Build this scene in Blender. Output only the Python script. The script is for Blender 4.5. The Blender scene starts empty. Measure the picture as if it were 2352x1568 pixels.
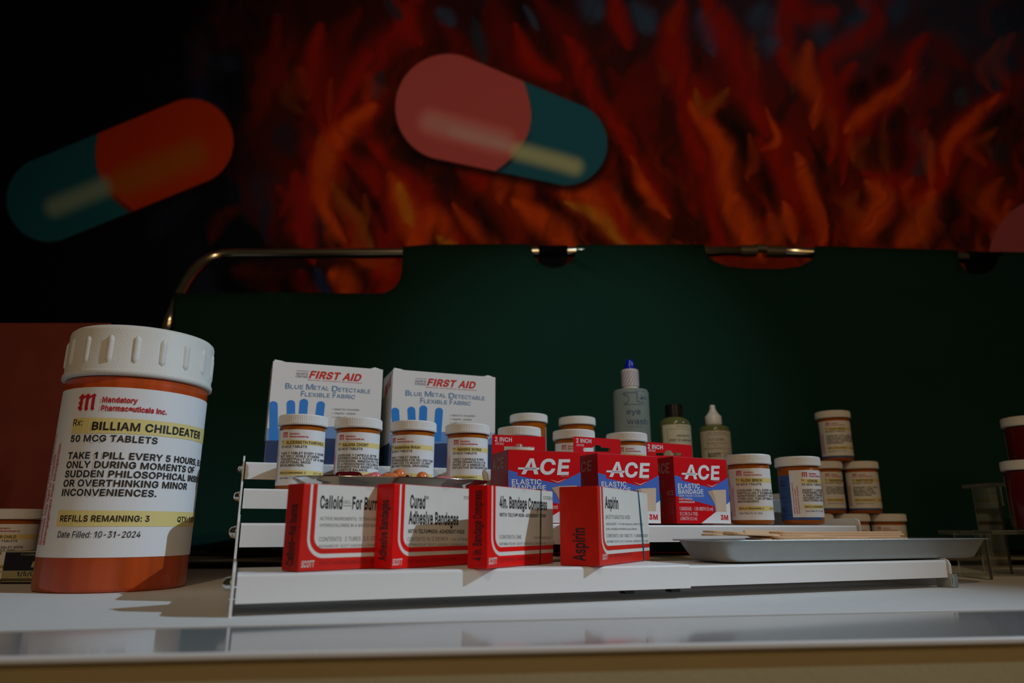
import bpy, bmesh, math, random
import numpy as np
from mathutils import Vector, Matrix
from mathutils.geometry import tessellate_polygon, delaunay_2d_cdt
random.seed(7); rng = np.random.default_rng(7)
R_ = math.radians
SC = bpy.context.scene
COL = SC.collection

# ------------------------------------------------------------------ camera, world, lights
TABLE = 0.75                      # height of the white mat on the table
CH = 0.0517                       # the camera looks from just above it
ZC = TABLE + CH
FPX = 1600.0
PITCH = math.atan(428 / FPX)
cam_d = bpy.data.cameras.new('camera'); cam = bpy.data.objects.new('camera', cam_d); COL.objects.link(cam)
cam.location = (0, 0, ZC); cam.rotation_euler = (math.pi / 2 + PITCH, 0, 0)
cam_d.sensor_width = 36; cam_d.lens = FPX / 2352 * 36; cam_d.clip_start = 0.01; cam_d.clip_end = 50
cam_d.dof.use_dof = True; cam_d.dof.focus_distance = 0.62; cam_d.dof.aperture_fstop = 5.6
SC.camera = cam
SC.view_settings.view_transform = 'Standard'; SC.view_settings.look = 'None'
SC.view_settings.gamma = 1; SC.view_settings.use_curve_mapping = False
SC.view_settings.exposure = 0.0
W = bpy.data.worlds.new('room_dark'); SC.world = W; W.use_nodes = True
W.node_tree.nodes['Background'].inputs[0].default_value = (1.0, 0.78, 0.5, 1)
W.node_tree.nodes['Background'].inputs[1].default_value = 0.012

def spot(name, loc, target, power, color, angle, blend, size):
    d = bpy.data.lights.new(name, 'SPOT'); d.energy = power; d.color = color
    d.spot_size = R_(angle); d.spot_blend = blend; d.shadow_soft_size = size
    o = bpy.data.objects.new(name, d); COL.objects.link(o); o.location = loc
    o.rotation_euler = (Vector(target) - Vector(loc)).to_track_quat('-Z', 'Y').to_euler()
    return o
# ceiling spots of the display: cool one from the right, dimmer one beside it, warm one in front
spot('cool_spot', (1.86, 0.16, ZC + 1.38), (-0.13, 0.53, ZC + 0.02), 132.0, (0.60, 0.80, 1.0), 27, 1.0, 0.014)
spot('warm_spot', (-0.15, -1.1, ZC + 1.5), (0.15, 1.2, ZC + 0.4), 27.0, (1.0, 0.74, 0.44), 66, 1.0, 0.03)
spot('canvas_spot', (0.35, -0.3, ZC + 1.7), (0.12, 1.13, ZC + 0.26), 36.0, (0.75, 0.95, 1.0), 22, 1.0, 0.02)

_ad = bpy.data.lights.new('warm_fill', 'AREA'); _ad.shape = 'RECTANGLE'; _ad.size = 1.4; _ad.size_y = 0.7; _ad.energy = 5.2; _ad.color = (1.0, 0.62, 0.30)  # added warm fill behind the camera, standing in for other room lights
_ao = bpy.data.objects.new('warm_fill', _ad); COL.objects.link(_ao); _ao.location = (0.5, -1.7, ZC + 0.9)
_ao.rotation_euler = (Vector((0.1, 0.8, ZC)) - Vector(_ao.location)).to_track_quat('-Z', 'Y').to_euler()

# ------------------------------------------------------------------ measuring helpers
def ray(px, py):
    a = (px - 1176) / FPX; b = (784 - py) / FPX
    return np.array([a, math.cos(PITCH) - b * math.sin(PITCH), math.sin(PITCH) + b * math.cos(PITCH)])
O = np.array([0, 0, ZC])
def at_z(px, py, z): r = ray(px, py); return O + r * ((z - ZC) / r[2])
def at_y(px, py, y): r = ray(px, py); return O + r * (y / r[1])

# ------------------------------------------------------------------ materials
MATS = {}
def mat(name, color, rough=0.5, metal=0.0, spec=0.5, trans=0.0, ior=1.45, bump=0.0, bscale=200.0, mottled=0.0, mscale=30.0,
        aniso=None, coat=0.0, emit=0.0, sss=0.0):
    if name in MATS: return MATS[name]
    m = bpy.data.materials.new(name); m.use_nodes = True; nt = m.node_tree; b = nt.nodes['Principled BSDF']
    b.inputs['Base Color'].default_value = (*color, 1); b.inputs['Roughness'].default_value = rough
    b.inputs['Metallic'].default_value = metal; b.inputs['Specular IOR Level'].default_value = spec
    b.inputs['Transmission Weight'].default_value = trans; b.inputs['IOR'].default_value = ior
    b.inputs['Coat Weight'].default_value = coat; b.inputs['Coat Roughness'].default_value = 0.12
    if sss: b.inputs['Subsurface Weight'].default_value = sss; b.inputs['Subsurface Scale'].default_value = 0.004
    tc = nt.nodes.new('ShaderNodeTexCoord')
    mp = nt.nodes.new('ShaderNodeMapping'); nt.links.new(tc.outputs['Object'], mp.inputs['Vector'])
    if aniso: mp.inputs['Scale'].default_value = aniso
    if mottled:
        n = nt.nodes.new('ShaderNodeTexNoise'); n.inputs['Scale'].default_value = mscale; n.inputs['Detail'].default_value = 5
        nt.links.new(mp.outputs[0], n.inputs['Vector'])
        mx = nt.nodes.new('ShaderNodeMix'); mx.data_type = 'RGBA'
        mx.inputs[6].default_value = (*[c * (1 - mottled) for c in color], 1)
        mx.inputs[7].default_value = (*[min(1, c * (1 + mottled)) for c in color], 1)
        nt.links.new(n.outputs[0], mx.inputs[0]); nt.links.new(mx.outputs[2], b.inputs['Base Color'])
    if bump:
        n2 = nt.nodes.new('ShaderNodeTexNoise'); n2.inputs['Scale'].default_value = bscale; n2.inputs['Detail'].default_value = 3
        nt.links.new(mp.outputs[0], n2.inputs['Vector'])
        bp = nt.nodes.new('ShaderNodeBump'); bp.inputs['Strength'].default_value = bump; bp.inputs['Distance'].default_value = 0.0006
        nt.links.new(n2.outputs[0], bp.inputs['Height']); nt.links.new(bp.outputs[0], b.inputs['Normal'])
    MATS[name] = m; return m
def srgb(r, g, b):
    f = lambda c: (c / 255 / 12.92) if c / 255 <= 0.04045 else ((c / 255 + 0.055) / 1.055) ** 2.4
    return (f(r), f(g), f(b))
M_white = mat('white_powder_coat', (0.80, 0.80, 0.79), 0.42, bump=0.15, bscale=900, mottled=0.03)
M_mat = mat('white_board', (0.76, 0.76, 0.74), 0.7, bump=0.25, bscale=700, mottled=0.05, mscale=60)
M_gloss = mat('glossy_grey_laminate', (0.34, 0.35, 0.35), 0.09, spec=1.0, ior=1.9, mottled=0.12, mscale=14)
M_front = mat('tan_plinth_paint', (0.52, 0.44, 0.25), 0.7, bump=0.2, bscale=300, mottled=0.06)
M_cap = mat('white_cap_plastic', (0.80, 0.79, 0.76), 0.38, bump=0.1, bscale=500)
M_capbig = mat('textured_white_plastic', (0.74, 0.72, 0.66), 0.5, bump=0.5, bscale=900, mottled=0.04, mscale=80)
M_amber = mat('amber_plastic', (0.50, 0.125, 0.006), 0.16, trans=0.35, ior=1.35, mottled=0.25, mscale=120, aniso=(1, 1, 0.1))
M_amberbig = mat('orange_moulded_plastic', (0.46, 0.060, 0.006), 0.3, mottled=0.5, mscale=90, aniso=(1, 1, 0.03), coat=0.3)
M_label = mat('label_paper', (0.80, 0.80, 0.80), 0.5, mottled=0.02, mscale=100)
M_yellow = mat('yellow_stripe_ink', (0.80, 0.65, 0.24), 0.5)
M_ink = mat('black_ink', (0.012, 0.012, 0.014), 0.5)
M_redink = mat('red_ink', (0.55, 0.012, 0.03), 0.5)
M_grey = mat('grey_ink', (0.16, 0.15, 0.14), 0.6)
M_red = mat('scarlet_card', (0.78, 0.004, 0.002), 0.4, spec=0.3, bump=0.35, bscale=120, mottled=0.12, mscale=45, coat=0.1)
M_redold = mat('worn_vermilion_card', (0.62, 0.013, 0.004), 0.42, spec=0.3, bump=0.5, bscale=90, mottled=0.2, mscale=60, coat=0.12)
M_cream = mat('aged_cream_card', (0.74, 0.70, 0.62), 0.4, bump=0.3, bscale=90, mottled=0.06, mscale=70, coat=0.2)
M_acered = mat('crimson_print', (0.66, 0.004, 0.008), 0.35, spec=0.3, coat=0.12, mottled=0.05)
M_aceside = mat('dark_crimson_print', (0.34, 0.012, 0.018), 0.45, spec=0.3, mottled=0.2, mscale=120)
M_blue = mat('cobalt_print', (0.075, 0.17, 0.62), 0.35, coat=0.2)
M_wprint = mat('white_print', (0.82, 0.83, 0.85), 0.4)
M_dimprint = mat('dim_silver_print', (0.33, 0.22, 0.21), 0.5)
M_carton = mat('white_carton', (0.80, 0.80, 0.79), 0.35, mottled=0.02)
M_fing = mat('bandage_blue', (0.02, 0.24, 0.72), 0.4)
M_titleb = mat('steel_blue_ink', (0.12, 0.28, 0.50), 0.5)
M_navy = mat('navy_print', (0.025, 0.05, 0.13), 0.4)
M_midblue = mat('mid_blue_print', (0.16, 0.31, 0.62), 0.4)
M_tan = mat('tan_bandage_print', (0.66, 0.50, 0.36), 0.6, mottled=0.06)
M_steel = mat('brushed_steel', (0.62, 0.62, 0.60), 0.3, metal=1.0, bump=0.1, bscale=400)
M_steeltray = mat('satin_steel', (0.42, 0.43, 0.41), 0.42, metal=0.85, bump=0.2, bscale=500, mottled=0.08, mscale=60)
M_chrome = mat('polished_chrome', (0.8, 0.78, 0.74), 0.12, metal=1.0)
M_rail = mat('warm_nickel_tube', (0.78, 0.68, 0.52), 0.2, metal=1.0)
M_canvas = mat('dark_green_canvas', (0.004, 0.031, 0.022), 0.9, spec=0.2, bump=0.3, bscale=900, mottled=0.12, mscale=8)
M_strap = mat('black_strap', (0.004, 0.003, 0.006), 0.9, spec=0.1)
M_wood = mat('birch_wood', (0.72, 0.48, 0.28), 0.6, bump=0.2, bscale=200, mottled=0.15, mscale=60, aniso=(1, 12, 12))
M_board = mat('red_orange_board', (0.15, 0.016, 0.004), 0.65, bump=0.3, bscale=500, mottled=0.25, mscale=25)
M_blackbox = mat('black_gloss_card', (0.01, 0.01, 0.014), 0.3)
M_gold = mat('pale_gold_foil', (0.62, 0.52, 0.28), 0.35, metal=0.6)
M_acryl = mat('clear_acrylic', (0.85, 0.9, 0.82), 0.03, trans=0.96, ior=1.49)
M_frost = mat('frosted_bottle_plastic', (0.50, 0.58, 0.55), 0.4, trans=0.6, ior=1.2)
M_navyink = mat('dark_blue_ink', (0.01, 0.03, 0.14), 0.5)
M_capblue = mat('ultramarine_plastic', (0.006, 0.016, 0.42), 0.22)
M_film = mat('printed_film', (0.66, 0.60, 0.63), 0.35)
M_olive = mat('olive_glass', (0.20, 0.20, 0.07), 0.15, trans=0.3, ior=1.4)
M_blackcap = mat('black_cap_plastic', (0.008, 0.006, 0.005), 0.35)
M_oldlabel = mat('yellowed_label', (0.62, 0.57, 0.42), 0.6, mottled=0.05)
M_oldlabel2 = mat('pinkish_label', (0.52, 0.44, 0.33), 0.6, mottled=0.05)
M_nozzle = mat('ivory_plastic', (0.72, 0.68, 0.62), 0.35)
M_band = mat('teal_rubber', (0.010, 0.10, 0.14), 0.5)
M_pillred = mat('dark_red_gel', (0.10, 0.004, 0.008), 0.12, coat=0.6)
M_pillorange = mat('orange_gel', (0.80, 0.24, 0.08), 0.2, coat=0.5)
M_pillpink = mat('pink_gel', (0.80, 0.20, 0.22), 0.25, coat=0.4)
M_cotton = mat('cotton_white', (0.82, 0.82, 0.84), 0.9, bump=0.4, bscale=900)
M_underblue = mat('deep_blue_label', (0.03, 0.085, 0.27), 0.45, mottled=0.05)

# ------------------------------------------------------------------ mesh helpers
def link(o, parent=None):
    COL.objects.link(o)
    if parent: o.parent = parent
    return o
def mobj(name, V, Fc, m, parent=None, smooth=False, bevel=0.0, loc=None, rotz=None, segs=2):
    me = bpy.data.meshes.new(name); me.from_pydata([tuple(map(float, v)) for v in V], [], [tuple(map(int, f)) for f in Fc])
    me.materials.append(m); me.update()
    if smooth: me.polygons.foreach_set('use_smooth', [True] * len(me.polygons))
    o = bpy.data.objects.new(name, me); link(o, parent)
    if loc is not None: o.location = loc
    if rotz is not None: o.rotation_euler = (0, 0, rotz)
    if bevel:
        b = o.modifiers.new('bevel', 'BEVEL'); b.width = bevel; b.segments = segs; b.limit_method = 'ANGLE'; b.angle_limit = R_(40)
    return o
def thing(name, label, cat, loc=(0, 0, 0), rotz=0.0, group=None):
    o = bpy.data.objects.new(name, None); COL.objects.link(o); o.empty_display_size = 0.02
    o.location = loc; o.rotation_euler = (0, 0, rotz); o['label'] = label; o['category'] = cat
    if group: o['group'] = group
    return o
def tag(o, label, cat, group=None):
    o['label'] = label; o['category'] = cat
    if group: o['group'] = group
    return o
def box(x0, x1, y0, y1, z0, z1):
    V = [(x, y, z) for z in (z0, z1) for y in (y0, y1) for x in (x0, x1)]
    return V, [(0, 2, 3, 1), (4, 5, 7, 6), (0, 1, 5, 4), (2, 6, 7, 3), (0, 4, 6, 2), (1, 3, 7, 5)]
def join(parts):
    V = []; Fc = []
    for v, f in parts:
        k = len(V); V += list(v); Fc += [tuple(i + k for i in q) for q in f]
    return V, Fc
def lathe(prof, n=48, rmod=None, close=False):
    V = []; Fc = []
    for (r, z) in prof:
        for i in range(n):
            a = 2 * math.pi * i / n; rr = r * (1 if rmod is None else rmod(i, r, z))
            V.append((rr * math.cos(a), rr * math.sin(a), z))
    for k in range(len(prof) - 1):
        for i in range(n):
            j = (i + 1) % n; Fc.append((k * n + i, k * n + j, (k + 1) * n + j, (k + 1) * n + i))
    Fc.append(tuple(reversed(range(n)))); m = (len(prof) - 1) * n; Fc.append(tuple(range(m, m + n)))
    return V, Fc
def tube(pts, r, n=16, cap=True):
    pts = [Vector(p) for p in pts]; V = []; Fc = []; up = Vector((0, 0, 1))
    rr = r if isinstance(r, (list, tuple)) else [r] * len(pts)
    prev = None
    for i, p in enumerate(pts):
        t = (pts[min(i + 1, len(pts) - 1)] - pts[max(i - 1, 0)]).normalized()
        if prev is None:
            a = t.cross(up)
            if a.length < 1e-3: a = t.cross(Vector((0, 1, 0)))
            a.normalize()
        else:
            a = (prev - t * prev.dot(t)).normalized()
        b = t.cross(a); prev = a
        for k in range(n):
            q = 2 * math.pi * k / n; V.append(p + a * (rr[i] * math.cos(q)) + b * (rr[i] * math.sin(q)))
    for i in range(len(pts) - 1):
        for k in range(n):
            j = (k + 1) % n; Fc.append((i * n + k, i * n + j, (i + 1) * n + j, (i + 1) * n + k))
    if cap: Fc.append(tuple(reversed(range(n)))); m = (len(pts) - 1) * n; Fc.append(tuple(range(m, m + n)))
    return V, Fc
def extrude_poly(outer, d, holes=()):
    """flat outline with holes (x,z) given thickness d along +y"""
    loops = [outer] + list(holes); P = [p for l in loops for p in l]; n = len(P)
    tri = tessellate_polygon([[Vector((p[0], p[1], 0)) for p in l] for l in loops])
    V = [(p[0], 0, p[1]) for p in P] + [(p[0], d, p[1]) for p in P]
    Fc = [tuple(t) for t in tri] + [tuple(i + n for i in reversed(t)) for t in tri]
    k = 0
    for l in loops:
        for i in range(len(l)):
            j = (i + 1) % len(l); Fc.append((k + i, k + j, k + j + n, k + i + n))
        k += len(l)
    return V, Fc

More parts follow.
